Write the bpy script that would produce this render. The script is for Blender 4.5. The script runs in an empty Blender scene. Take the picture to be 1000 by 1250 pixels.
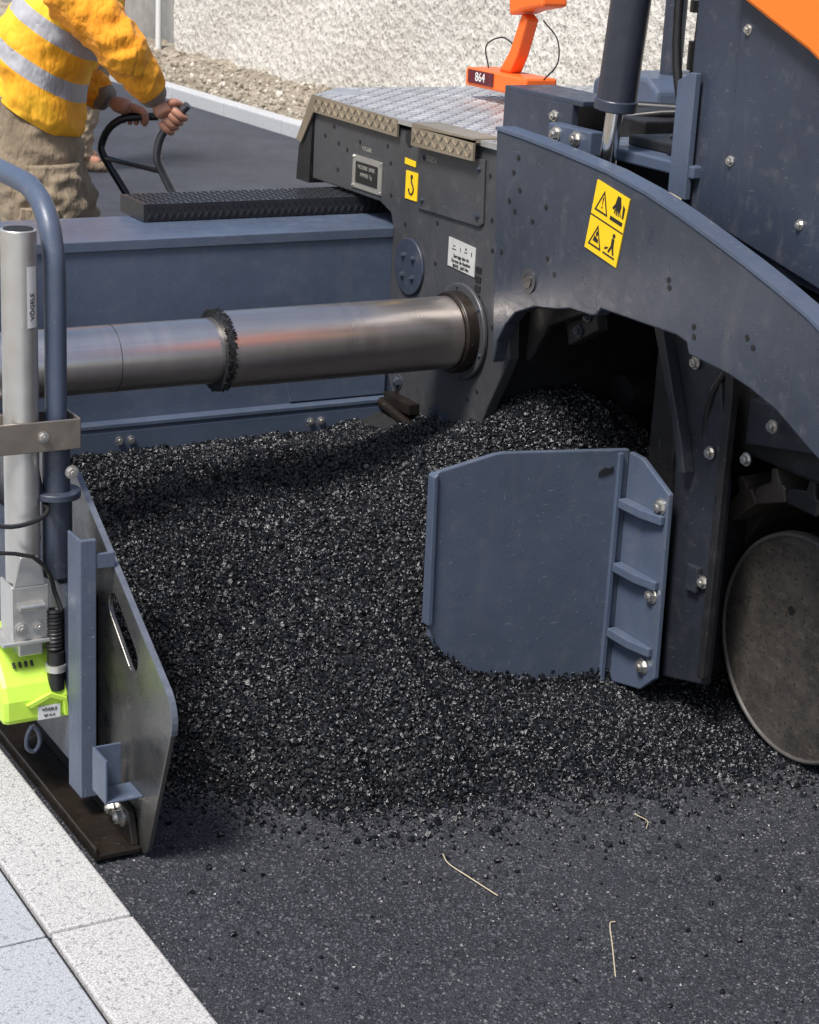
import bpy, bmesh, math, random
import numpy as np
from mathutils import Vector, Matrix, noise as mnoise
random.seed(4); rng=np.random.default_rng(7)
S=bpy.context.scene; COL=S.collection
# ------------------------------------------------------------------ materials
def nm(name):
    m=bpy.data.materials.new(name); m.use_nodes=True
    nt=m.node_tree; b=nt.nodes['Principled BSDF']; return m,nt,b
def N(nt,t,**kw):
    n=nt.nodes.new(t)
    for k,v in kw.items(): setattr(n,k,v)
    return n
def L(nt,a,b): nt.links.new(a,b)
def ramp(nt,fac,stops,interp='LINEAR'):
    r=nt.nodes.new('ShaderNodeValToRGB'); r.color_ramp.interpolation=interp
    e=r.color_ramp.elements
    while len(e)<len(stops): e.new(0.5)
    for i,(p,c) in enumerate(stops):
        e[i].position=p; e[i].color=(c[0],c[1],c[2],1) if not isinstance(c,(int,float)) else (c,c,c,1)
    L(nt,fac,r.inputs[0]); return r.outputs[0]
def mix(nt,fac,a,b):
    n=nt.nodes.new('ShaderNodeMix'); n.data_type='RGBA'
    for s,v in ((n.inputs[0],fac),(n.inputs[6],a),(n.inputs[7],b)):
        if isinstance(v,bpy.types.NodeSocket): L(nt,v,s)
        else: s.default_value=(v[0],v[1],v[2],1) if isinstance(v,(tuple,list)) else v
    return n.outputs[2]
def coord(nt,scale=(1,1,1)):
    mp=nt.nodes.new('ShaderNodeMapping'); mp.inputs['Scale'].default_value=scale
    g=nt.nodes.new('ShaderNodeNewGeometry'); L(nt,g.outputs['Position'],mp.inputs[0])
    return mp.outputs[0]
def noise(nt,co,scale,detail=4,rough=0.6):
    n=N(nt,'ShaderNodeTexNoise'); n.inputs['Scale'].default_value=scale; n.inputs['Detail'].default_value=detail; n.inputs['Roughness'].default_value=rough
    L(nt,co,n.inputs['Vector']); return n.outputs['Fac']
def voro(nt,co,scale,out='Distance',feature='F1'):
    n=N(nt,'ShaderNodeTexVoronoi',feature=feature); n.inputs['Scale'].default_value=scale
    L(nt,co,n.inputs['Vector']); return n.outputs[out]
def bump(nt,b,h,strength,dist):
    n=N(nt,'ShaderNodeBump'); n.inputs['Strength'].default_value=strength; n.inputs['Distance'].default_value=dist
    L(nt,h,n.inputs['Height']); L(nt,n.outputs[0],b.inputs['Normal'])
def setr(nt,b,s):
    L(nt,s,b.inputs['Roughness'])
def paint(name,col,rough=0.42,dirt=0.35,dust=(0.16,0.15,0.14),metal=0.0,speck=0.5,scr=0.22):
    m,nt,b=nm(name); co=coord(nt)
    n1=noise(nt,co,3.2,6,0.65); n2=noise(nt,co,26,5,0.7); n3=noise(nt,co,160,3); n4=noise(nt,coord(nt,(6,6,1.2)),2.2,6,0.7)
    dark=tuple(c*(1-dirt) for c in col)
    c=mix(nt,ramp(nt,n1,[(0.35,0),(0.68,1)]),dark,col)
    c=mix(nt,ramp(nt,n2,[(0.55,0),(0.8,0.35)]),c,dust)
    c=mix(nt,ramp(nt,n4,[(0.55,0),(0.85,0.30)]),c,dust)
    sc=noise(nt,coord(nt,(30,30,240)),1.0,2,0.5); c=mix(nt,ramp(nt,sc,[(0.70,0),(0.75,scr)]),c,(0.25,0.26,0.28))
    sc2=noise(nt,coord(nt,(180,180,14)),1.0,2,0.5); c=mix(nt,ramp(nt,sc2,[(0.72,0),(0.76,scr)]),c,(0.22,0.23,0.25))
    v=voro(nt,co,95); c=mix(nt,ramp(nt,v,[(0.06,speck),(0.14,0)]),c,(0.012,0.012,0.014))
    v2=voro(nt,co,41); c=mix(nt,ramp(nt,v2,[(0.035,0.8*speck),(0.07,0)]),c,(0.3,0.31,0.34))
    L(nt,c,b.inputs['Base Color'])
    setr(nt,b,ramp(nt,n2,[(0.3,rough-0.08),(0.75,rough+0.2)]))
    b.inputs['Metallic'].default_value=metal
    bump(nt,b,n3,0.12,0.002)
    return m
def plain(name,col,rough=0.5,metal=0.0,var=0.15,scale=30):
    m,nt,b=nm(name); co=coord(nt); n1=noise(nt,co,scale,4)
    L(nt,mix(nt,n1,tuple(c*(1-var) for c in col),tuple(min(1,c*(1+var)) for c in col)),b.inputs['Base Color'])
    setr(nt,b,ramp(nt,n1,[(0.2,max(0.02,rough-0.1)),(0.8,min(1,rough+0.1))])); b.inputs['Metallic'].default_value=metal
    bump(nt,b,n1,0.06,0.002)
    return m
BLUE=paint('blue_grey_paint',(0.080,0.105,0.158),0.34,0.22)
GATE=paint('blue_grey_gate_paint',(0.083,0.104,0.150),0.44,0.25,speck=1.0,scr=0.6)
BLUED=paint('dark_blue_paint',(0.040,0.050,0.076),0.34,0.3)
ARM=paint('slate_grey_paint',(0.048,0.058,0.080),0.32,0.3,speck=0.5)
FRAME=paint('dusty_charcoal_paint',(0.062,0.064,0.070),0.38,0.35,(0.15,0.13,0.11),speck=0.6)
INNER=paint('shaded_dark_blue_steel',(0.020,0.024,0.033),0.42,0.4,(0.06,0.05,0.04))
DARK=paint('grimy_black_metal',(0.014,0.014,0.016),0.5,0.5,(0.035,0.032,0.03))
RUSTY=paint('rusty_oily_steel',(0.026,0.020,0.016),0.30,0.5,(0.07,0.042,0.025),metal=0.3)
PLATE=paint('worn_bare_steel',(0.21,0.205,0.195),0.28,0.4,(0.15,0.12,0.09),metal=0.85,speck=0.6)
STEEL=plain('bright_zinc_steel',(0.62,0.60,0.56),0.34,0.9,0.12,60)
GALV=plain('satin_aluminium',(0.60,0.59,0.56),0.38,0.75,0.12,25)
BLACKR=plain('black_rubber',(0.012,0.012,0.013),0.42,0,0.3)
GREEN=plain('lime_green_plastic',(0.50,0.74,0.075),0.40,0,0.08)
ORANGE=plain('orange_plastic',(0.85,0.15,0.025),0.38,0,0.06)
ORANGEP=plain('orange_paint',(0.80,0.19,0.02),0.3,0,0.05)
YEL=plain('yellow_sticker',(0.86,0.56,0.01),0.4,0,0.05)
INK=plain('black_ink',(0.012,0.012,0.012),0.5,0,0.1)
WHITE=plain('white_label',(0.66,0.66,0.64),0.45,0,0.08)
LABEL=plain('silver_label',(0.33,0.32,0.29),0.35,0.4,0.2)
BRASS=paint('tan_oiled_tread',(0.42,0.36,0.27),0.38,0.35,(0.25,0.19,0.12),metal=0.6)
def tubem(name,col):
    m,nt,b=nm(name); co=coord(nt); cs=coord(nt,(1.5,90,90)); cr=coord(nt,(45,2,2))
    n=noise(nt,cs,1.2,6); n2=noise(nt,co,4,5); n3=noise(nt,cr,1,3)
    c=mix(nt,ramp(nt,n,[(0.3,0),(0.7,1)]),tuple(q*0.85 for q in col),col)
    c=mix(nt,ramp(nt,n2,[(0.5,0),(0.8,0.35)]),c,(0.36,0.29,0.24))
    L(nt,c,b.inputs['Base Color']); b.inputs['Metallic'].default_value=0.95
    setr(nt,b,ramp(nt,n3,[(0.3,0.27),(0.75,0.34)])); bump(nt,b,n,0.06,0.002); return m
TUBE=tubem('brushed_tube_steel',(0.70,0.63,0.585))
TUBE2=tubem('brushed_inner_tube_steel',(0.70,0.65,0.62))
m,nt,b=nm('tread_plate_aluminium'); co=coord(nt); n=noise(nt,co,9,5)
L(nt,ramp(nt,n,[(0.3,(0.42,0.41,0.40)),(0.7,(0.66,0.66,0.66))]),b.inputs['Base Color']); b.inputs['Metallic'].default_value=0.7; b.inputs['Roughness'].default_value=0.42; TREAD=m
def asph(name,lo,hi,r0,r1,isl=True,sc=220,bs=0.6):
    m,nt,b=nm(name); co=coord(nt)
    if isl:
        g=nt.nodes.new('ShaderNodeNewGeometry'); f=g.outputs['Random Per Island']
    else: f=noise(nt,co,sc*0.6,5,0.75)
    c=ramp(nt,f,[(0.0,lo),(0.85,tuple((a+b_)/2 for a,b_ in zip(lo,hi))),(1.0,hi)])
    L(nt,c,b.inputs['Base Color']); setr(nt,b,ramp(nt,f,[(0,r0),(1,r1)]))
    if bs: v=noise(nt,co,sc,3); bump(nt,b,v,bs,0.003)
    return m
STONE=asph('hot_mix_stones',(0.004,0.0045,0.0062),(0.012,0.0132,0.0175),0.15,0.34,True,420,0.35)
HEAPB=asph('hot_mix_binder',(0.004,0.004,0.005),(0.010,0.010,0.012),0.75,0.9,False,180,0.5)
def roadm(name,lo,hi,rough,big,gr=0.9,pale=0.5):
    m,nt,b=nm(name); co=coord(nt)
    a=noise(nt,co,2.0,5); a2=noise(nt,co,9.0,4); f=noise(nt,co,big,6,0.8); v=voro(nt,co,big*1.6,'Distance'); vc=voro(nt,co,big*1.6,'Color')
    c=mix(nt,ramp(nt,f,[(0.32,0),(0.68,1)]),lo,hi)
    c=mix(nt,ramp(nt,a,[(0.4,0),(0.7,0.45)]),c,tuple(q*1.5 for q in hi))
    c=mix(nt,ramp(nt,a2,[(0.5,0),(0.72,0.6)]),c,lo)
    sp=N(nt,'ShaderNodeSeparateColor'); L(nt,vc,sp.inputs[0])
    c=mix(nt,ramp(nt,sp.outputs[0],[(0.90,0),(0.97,pale)]),c,(0.12,0.125,0.14))
    L(nt,c,b.inputs['Base Color']); setr(nt,b,ramp(nt,f,[(0.3,rough-0.12),(0.7,rough+0.1)]))
    mx=N(nt,'ShaderNodeMath',operation='ADD'); L(nt,f,mx.inputs[0]); L(nt,v,mx.inputs[1])
    bump(nt,b,mx.outputs[0],gr,0.006); return m
ROAD=roadm('base_course_asphalt',(0.012,0.0135,0.018),(0.050,0.053,0.064),0.56,170,1.0,0.45)
MAT=roadm('fresh_laid_asphalt',(0.014,0.016,0.024),(0.044,0.049,0.066),0.55,75,1.0,0.35)
def granite(name,base,dark,sc=260,amt=0.8):
    m,nt,b=nm(name); co=coord(nt); f=noise(nt,co,sc,3,0.8); g=noise(nt,co,sc*0.35,3,0.7); a=noise(nt,co,2.5,5)
    c=mix(nt,ramp(nt,f,[(0.45,0),(0.57,amt)]),base,dark)
    c=mix(nt,ramp(nt,g,[(0.56,0),(0.64,amt*0.85)]),c,tuple(q*0.55 for q in dark))
    c=mix(nt,ramp(nt,a,[(0.35,0.0),(0.75,0.3)]),c,tuple(q*0.7 for q in base))
    L(nt,c,b.inputs['Base Color']); b.inputs['Roughness'].default_value=0.75; bump(nt,b,f,0.4,0.002); return m
GRAN=granite('speckled_granite_kerb',(0.56,0.55,0.535),(0.19,0.19,0.20),280,0.8)
GRAN2=granite('blue_grey_granite_paving',(0.44,0.46,0.485),(0.18,0.195,0.22),280,0.7)
KERB2=granite('pale_concrete_kerb',(0.46,0.47,0.48),(0.35,0.35,0.35),120,0.4)
m,nt,b=nm('pebbled_concrete_wall'); co=coord(nt)
v=voro(nt,co,15); v2=voro(nt,co,30); n=noise(nt,co,12,7,0.75); a=noise(nt,co,0.9,5); n2=noise(nt,co,42,3,0.7)
c=mix(nt,ramp(nt,n,[(0.3,0),(0.7,1)]),(0.60,0.565,0.50),(0.78,0.76,0.71))
c=mix(nt,ramp(nt,v2,[(0.12,0.7),(0.24,0)]),c,(0.82,0.81,0.78))
c=mix(nt,ramp(nt,n2,[(0.55,0),(0.60,0.8)]),c,(0.18,0.16,0.14))
c=mix(nt,ramp(nt,v,[(0.10,0.6),(0.16,0)]),c,(0.20,0.18,0.16))
c=mix(nt,ramp(nt,a,[(0.4,0.0),(0.7,0.25)]),c,(0.50,0.43,0.34))
L(nt,c,b.inputs['Base Color']); b.inputs['Roughness'].default_value=0.9
mx=N(nt,'ShaderNodeMath',operation='ADD'); L(nt,n2,mx.inputs[0]); L(nt,v,mx.inputs[1]); bump(nt,b,mx.outputs[0],0.6,0.03); WALL=m
m,nt,b=nm('dry_sandy_verge'); co=coord(nt); n=noise(nt,co,9,8,0.85); v=voro(nt,co,40); n2=noise(nt,co,2.2,4)
c=mix(nt,ramp(nt,n,[(0.38,0),(0.60,1)]),(0.20,0.16,0.115),(0.56,0.49,0.39)); c=mix(nt,ramp(nt,v,[(0.1,0.6),(0.2,0)]),c,(0.62,0.58,0.5)); c=mix(nt,ramp(nt,n2,[(0.45,0),(0.65,0.6)]),c,(0.22,0.185,0.13))
L(nt,c,b.inputs['Base Color']); b.inputs['Roughness'].default_value=0.95; bump(nt,b,n,1,0.04); DIRT=m
SKIN=plain('tanned_skin',(0.42,0.20,0.13),0.5,0,0.15,60)
SKIN.node_tree.nodes['Principled BSDF'].inputs['Subsurface Weight'].default_value=0.08
def crease(nt,b,sc,st,dist):
    n2=noise(nt,coord(nt,(1,1,0.55)),sc,3,0.5)
    ab=N(nt,'ShaderNodeMath',operation='ABSOLUTE'); sb=N(nt,'ShaderNodeMath',operation='SUBTRACT'); sb.inputs[1].default_value=0.5; L(nt,n2,sb.inputs[0]); L(nt,sb.outputs[0],ab.inputs[0])
    bump(nt,b,ab.outputs[0],st,dist)
def cloth(name,c1,c2,sc=5):
    m,nt,b=nm(name); co=coord(nt); n=noise(nt,co,sc,5)
    L(nt,mix(nt,ramp(nt,n,[(0.35,0),(0.7,1)]),c1,c2),b.inputs['Base Color']); b.inputs['Roughness'].default_value=0.85
    b.inputs['Sheen Weight'].default_value=0.1; crease(nt,b,14,1.0,0.032); return m
TROU=cloth('beige_work_cotton',(0.19,0.145,0.095),(0.31,0.24,0.16))
CUFF=cloth('grey_brown_knit',(0.20,0.16,0.12),(0.28,0.23,0.18))
SHOE=cloth('brown_leather',(0.12,0.08,0.05),(0.2,0.14,0.09))
HAIR=cloth('dark_brown_hair',(0.02,0.014,0.01),(0.05,0.035,0.02),60)
def jacketm(name,origin,nrm):
    m,nt,b=nm(name); g=nt.nodes.new('ShaderNodeNewGeometry')
    sub=N(nt,'ShaderNodeVectorMath',operation='SUBTRACT'); L(nt,g.outputs['Position'],sub.inputs[0]); sub.inputs[1].default_value=origin
    dt=N(nt,'ShaderNodeVectorMath',operation='DOT_PRODUCT'); L(nt,sub.outputs[0],dt.inputs[0]); dt.inputs[1].default_value=nrm
    co=coord(nt); n=noise(nt,co,3,3)
    yo=ramp(nt,n,[(0.38,(0.92,0.40,0.015)),(0.6,(0.95,0.58,0.03))])
    mr=N(nt,'ShaderNodeMapRange'); L(nt,dt.outputs['Value'],mr.inputs[0]); mr.inputs[1].default_value=0; mr.inputs[2].default_value=0.6
    def q(x): return x/0.6
    st=ramp(nt,mr.outputs[0],[(0,0),(q(0.200),1),(q(0.252),0),(q(0.335),1),(q(0.388),0)],'CONSTANT')
    c=mix(nt,st,yo,(0.40,0.40,0.42)); L(nt,c,b.inputs['Base Color']); b.inputs['Roughness'].default_value=0.7
    crease(nt,b,12,0.9,0.03); return m
SLEEVE=cloth('orange_high_visibility_fabric',(0.90,0.32,0.012),(0.95,0.42,0.02))
# ------------------------------------------------------------------ mesh helpers
def fin(ob,name,mat,parent=None,label=None,smooth=False,bevel=0):
    me=ob.data; 
    if len(me.vertices):
        co=np.empty(len(me.vertices)*3); me.vertices.foreach_get('co',co); co=co.reshape(-1,3)
        ctr=(co.min(0)+co.max(0))/2; co-=ctr; me.vertices.foreach_set('co',co.ravel())
        ob.location=Vector(ctr)
    if mat and not me.materials: me.materials.append(mat)
    if smooth:
        me.polygons.foreach_set('use_smooth',[True]*len(me.polygons))
        if smooth!='all':
            try: me.set_sharp_from_angle(angle=math.radians(40))
            except Exception: pass
    if bevel:
        md=ob.modifiers.new('Bevel','BEVEL'); md.width=bevel; md.segments=2; md.limit_method='ANGLE'; md.angle_limit=math.radians(40)
    me.update(); ob.name=name; me.name=name
    if parent is not None: par(ob,parent)
    if label: ob['label']=label
    return ob
def mwl(o):
    M=Matrix.Translation(o.location)@o.rotation_euler.to_matrix().to_4x4()
    return (mwl(o.parent)@o.matrix_parent_inverse@M) if o.parent else M
def par(ob,p):
    ob.parent=p; ob.matrix_parent_inverse=mwl(p).inverted()
def raw(verts,faces):
    me=bpy.data.meshes.new('m'); me.from_pydata([tuple(v) for v in verts],[],faces); 
    bm=bmesh.new(); bm.from_mesh(me); bmesh.ops.recalc_face_normals(bm,faces=bm.faces); bm.to_mesh(me); bm.free()
    ob=bpy.data.objects.new('o',me); COL.objects.link(ob); return ob
def v3(axis,u,v,a):
    return {'x':(a,u,v),'y':(u,a,v),'z':(u,v,a)}[axis]
def catmull(P,sm):
    Q=[]
    for i in range(len(P)-1):
        a=P[i-1] if i else P[i]*2-P[i+1]; b=P[i]; c=P[i+1]; d=P[i+2] if i+2<len(P) else P[i+1]*2-P[i]
        for k in range(sm):
            t=k/sm; Q.append(0.5*((2*b)+(c-a)*t+(2*a-5*b+4*c-d)*t*t+(3*b-a-3*c+d)*t**3))
    Q.append(P[-1]); return Q
class G:
    """geometry collector"""
    def __init__(s): s.v=[]; s.f=[]
    def add(s,v,f):
        o=len(s.v); s.v+= [tuple(q) for q in v]; s.f+=[tuple(i+o for i in q) for q in f]; return s
    def prism(s,pts,axis,a0,a1):
        n=len(pts); v=[v3(axis,p[0],p[1],a0) for p in pts]+[v3(axis,p[0],p[1],a1) for p in pts]
        f=[tuple(range(n)),tuple(range(2*n-1,n-1,-1))]+[(i,(i+1)%n,n+(i+1)%n,n+i) for i in range(n)]
        return s.add(v,f)
    def box(s,lo,hi):
        return s.prism([(lo[0],lo[1]),(hi[0],lo[1]),(hi[0],hi[1]),(lo[0],hi[1])],'z',lo[2],hi[2])
    def cyl(s,p0,p1,r,r2=None,n=24):
        r2=r if r2 is None else r2
        p0=Vector(p0);p1=Vector(p1); d=(p1-p0).normalized(); a=d.orthogonal().normalized(); b=d.cross(a)
        v=[];f=[]
        for p,rr in ((p0,r),(p1,r2)):
            for i in range(n):
                t=2*math.pi*i/n; v.append(p+a*math.cos(t)*rr+b*math.sin(t)*rr)
        f=[tuple(range(n)),tuple(range(2*n-1,n-1,-1))]+[(i,(i+1)%n,n+(i+1)%n,n+i) for i in range(n)]
        return s.add(v,f)
    def lathe(s,cy,cz,prof,n=96):
        """profile of (x, radius) turned about an axis along X through (cy,cz)"""
        v=[];f=[]
        for (x,r) in prof:
            for k in range(n):
                t=2*math.pi*k/n; v.append((x,cy+r*math.cos(t),cz+r*math.sin(t)))
        for i in range(len(prof)-1):
            for k in range(n): f.append((i*n+k,i*n+(k+1)%n,(i+1)*n+(k+1)%n,(i+1)*n+k))
        f.append(tuple(range(n))); f.append(tuple(range(len(v)-1,len(v)-n-1,-1)))
        return s.add(v,f)
    def path(s,pts,r,n=12,sm=6):
        P=[Vector(p) for p in pts]
        if sm>1 and len(P)>2: P=catmull(P,sm)
        v=[];f=[]; u=None
        for i,p in enumerate(P):
            d=(P[min(i+1,len(P)-1)]-P[max(i-1,0)]).normalized()
            u=d.orthogonal().normalized() if u is None else (u-d*u.dot(d)).normalized()
            w=d.cross(u)
            for k in range(n):
                t=2*math.pi*k/n; v.append(p+u*math.cos(t)*r+w*math.sin(t)*r)
        for i in range(len(P)-1):
            for k in range(n): f.append((i*n+k,i*n+(k+1)%n,(i+1)*n+(k+1)%n,(i+1)*n+k))
        f.append(tuple(range(n))); f.append(tuple(range(len(v)-1,len(v)-n-1,-1)))
        return s.add(v,f)
    def loft(s,rings,sm=6,n=40,amp=0.0,freq=(9,9,16),seed=0):
        """rings: (centre, U, V) ellipses; smooth between, with cloth folds of size amp"""
        C=catmull([Vector(r[0]) for r in rings],sm); Us=catmull([Vector(r[1]) for r in rings],sm); Vs=catmull([Vector(r[2]) for r in rings],sm)
        v=[];f=[]
        for c,U_,V_ in zip(C,Us,Vs):
            for k in range(n):
                t=2*math.pi*k/n; d=U_*math.cos(t)+V_*math.sin(t); p=c+d
                q=Vector((p.x*freq[0]+seed,p.y*freq[1],p.z*freq[2]))
                w=0.5*mnoise.noise(q)
                w2=abs(mnoise.noise(q*0.9+Vector((5,3,1)))); w3=abs(mnoise.noise(q*1.7+Vector((2,9,4))))
                v.append(p+d.normalized()*amp*(w-1.6*w2-0.8*w3+0.5))
        for i in range(len(C)-1):
            for k in range(n): f.append((i*n+k,i*n+(k+1)%n,(i+1)*n+(k+1)%n,(i+1)*n+k))
        f.append(tuple(range(n))); f.append(tuple(range(len(v)-1,len(v)-n-1,-1)))
        return s.add(v,f)
    def out(s,name,mat,parent=None,label=None,smooth=False,bevel=0):
        return fin(raw(s.v,s.f),name,mat,parent,label,smooth,bevel)
def empty(name,loc,label,cat,group=None):
    e=bpy.data.objects.new(name,None); e.location=loc; COL.objects.link(e); e['label']=label; e['category']=cat
    if group: e['group']=group
    return e
def text(s,size,u,v,a,axis='x',mat=None,parent=None,name='lettering',rot=0,extr=0.0006,wrap=None):
    cu=bpy.data.curves.new('t','FONT'); cu.body=s; cu.size=size; cu.align_x='CENTER'; cu.align_y='CENTER'; cu.extrude=extr
    o=bpy.data.objects.new('t',cu); COL.objects.link(o); bpy.context.view_layer.update()
    me=bpy.data.meshes.new_from_object(o.evaluated_get(bpy.context.evaluated_depsgraph_get())); bpy.data.objects.remove(o)
    if axis=='x': M=Matrix(((0,0,-1),(-1,0,0),(0,1,0)))
    elif axis=='y': M=Matrix(((1,0,0),(0,0,-1),(0,1,0)))
    else: M=Matrix.Identity(3)
    R=Matrix.Rotation(math.radians(rot),3,'Z'); me.transform((M@R).to_4x4()); me.transform(Matrix.Translation(Vector(v3(axis,u,v,a))))
    if wrap:
        cx,cy,r_,a0=wrap
        for q in me.vertices:
            t=a0+(q.co.x-u)/r_; rr=r_+(a-q.co.y); q.co.x=cx+rr*math.cos(t); q.co.y=cy+rr*math.sin(t)
    ob=bpy.data.objects.new('t',me); COL.objects.link(ob); me.materials.clear()
    return fin(ob,name,mat,parent)
g=G().cyl((0,0,0),(0,0,0.25),1.35,n=20).cyl((0,0,0.25),(0,0,1.0),1.0,0.94,n=6).cyl((0,0,1.0),(0,0,1.25),0.5,0.42,n=12)
_b=g.out('bolt',STEEL); boltme=_b.data; bpy.data.objects.remove(_b)
boltdark=boltme.copy(); boltdark.materials.clear(); boltdark.materials.append(ARM)
def bolt(pos,d,r,parent,dark=False):
    o=bpy.data.objects.new('bolt',boltdark if dark else boltme); COL.objects.link(o)
    D={'-x':Vector((-1,0,0)),'-y':Vector((0,-1,0)),'z':Vector((0,0,1))}[d]
    o.location=Vector(pos)+D*0.6*r
    o.rotation_euler=D.to_track_quat('Z','Y').to_euler(); o.rotation_euler.rotate_axis('Z',random.random()*6)
    o.scale=(r,r,r)
    o.parent=parent; o.matrix_parent_inverse=mwl(parent).inverted(); return o
def hole_shade(pos,r,parent,name='bolt_hole_shade'):  # flat black disc paints the shade inside a drilled hole
    g=G(); x,y,z=pos; g.cyl((x-0.0015,y,z),(x+0.001,y,z),r,n=16); return g.out(name,INK,parent)
# ------------------------------------------------------------------ setting
def sheet(name,x0,x1,y0,y1,z,mat):
    o=raw([(x0,y0,z),(x1,y0,z),(x1,y1,z),(x0,y1,z)],[(0,1,2,3)]); fin(o,name,mat); o['kind']='structure'
    return o
sheet('ground',-150,150,-150,150,-0.03,DIRT)
sheet('road',1.13,6.05,-8,60,0.0,ROAD)
sheet('fresh_asphalt_mat',1.15,6.045,4.62,60,0.03,MAT)
g=G()
for j in range(-2,12):
    for i in range(4):
        x1=0.970-i*0.40; x0=x1-0.394; y0=-0.15+j*0.6+(0.3 if i%2 else 0); g.box((x0,y0,-0.04),(x1,y0+0.594,0.018))
o=g.out('pavement',GRAN2,bevel=0.003); o['kind']='structure'
sheet('pavement_bed',-1.2,0.985,-2,8,0.008,DARK)
g=G().box((-0.076,-0.497,-0.08),(0.076,0.497,0.0)); kb=g.out('kerb_stone',GRAN,bevel=0.005)
for k in range(9):
    o=kb if k==0 else kb.copy()
    if k: COL.objects.link(o)
    o.location=(1.054,0.35+k*1.0,-0.018)
    o['label']='speckled grey granite kerb stone laid flush beside the road'; o['category']='kerb stone'; o['group']='flat granite kerb stones beside the road'
g=G().box((-0.065,-0.496,-0.1),(0.065,0.496,0.1)); kb=g.out('kerb_stone',KERB2,bevel=0.012)
for k in range(14):
    o=kb if k==0 else kb.copy()
    if k: COL.objects.link(o)
    o.location=(6.115,8.0+k*1.0,0.03)
    o['label']='pale concrete kerb stone standing above the fresh asphalt'; o['category']='kerb stone'; o['group']='raised concrete kerb stones along the wall'
def vergez(x,y): return 0.10+0.045*mnoise.noise(Vector((x*3,y*3,0)))+0.035*mnoise.noise(Vector((x*9,y*9,3)))+0.16*max(0,((x-6.17)/1.25-0.55))
nx,ny=26,280; V=[];F=[]
for j in range(ny):
    for i in range(nx):
        x=6.17+i*(1.25/(nx-1)); y=5+j*0.08; V.append((x,y,vergez(x,y)+random.uniform(-0.006,0.006)))
for j in range(ny-1):
    for i in range(nx-1): a=j*nx+i; F.append((a,a+1,a+nx+1,a+nx))
o=fin(raw(V,F),'verge',DIRT,smooth='all'); o['kind']='structure'
nz,ny=50,300; V=[];F=[]
for j in range(ny):
    for i in range(nz):
        y=4+j*(13.3/(ny-1)); z=i*3.2/(nz-1); V.append((7.25+random.uniform(-0.006,0.006)+0.02*math.sin(z*4+y*2),y,z))
for j in range(ny-1):
    for i in range(nz-1): a=j*nz+i; F.append((a,a+1,a+nz+1,a+nz))
n0=len(V); V+=[(7.7,4,0),(7.7,4,3.2),(7.7,17.3,0),(7.7,17.3,3.2)]
F+=[(0,nz-1,n0+1,n0),((ny-1)*nz,(ny-1)*nz+nz-1,n0+3,n0+2),(n0,n0+1,n0+3,n0+2)]
w=fin(raw(V,F),'concrete_wall',WALL,smooth='all'); w['label']='rough beige pebbled concrete wall beside the road'; w['category']='wall'
g=G().box((7.6,17.6,0),(8.0,30,2.6)); g.box((7.55,17.6,2.6),(8.05,30,2.7)); o=g.out('garden_wall',plain('weathered_grey_render',(0.30,0.29,0.265),0.9,0,0.4,9),bevel=0.01); o['label']='weathered grey wall past the rough wall'; o['category']='wall'
g=G().cyl((7.16,17.5,0.05),(7.16,17.5,2.6),0.03).cyl((7.16,17.5,2.6),(7.16,17.5,2.63),0.045).cyl((7.16,17.5,0.05),(7.16,17.5,0.09),0.06); o=g.out('fence_post',WHITE,smooth=True); o['label']='thin white metal post at the end of the wall'; o['category']='post'
g=G().box((6.54,18.05,0.05),(6.66,18.17,2.6)); g.box((6.50,18.0,0.03),(6.70,18.21,0.08)); o=g.out('sign_post',plain('dark_steel_post',(0.05,0.055,0.06),0.5),bevel=0.004); o['label']='dark square steel post standing in the verge'; o['category']='post'
g=G().box((1,31,0),(14,31.4,3.4)); g.box((0.9,30.95,3.4),(14.1,31.45,3.5)); o=g.out('boundary_wall',KERB2,bevel=0.01); o['label']='plain pale wall closing the end of the street'; o['category']='wall'
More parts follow.
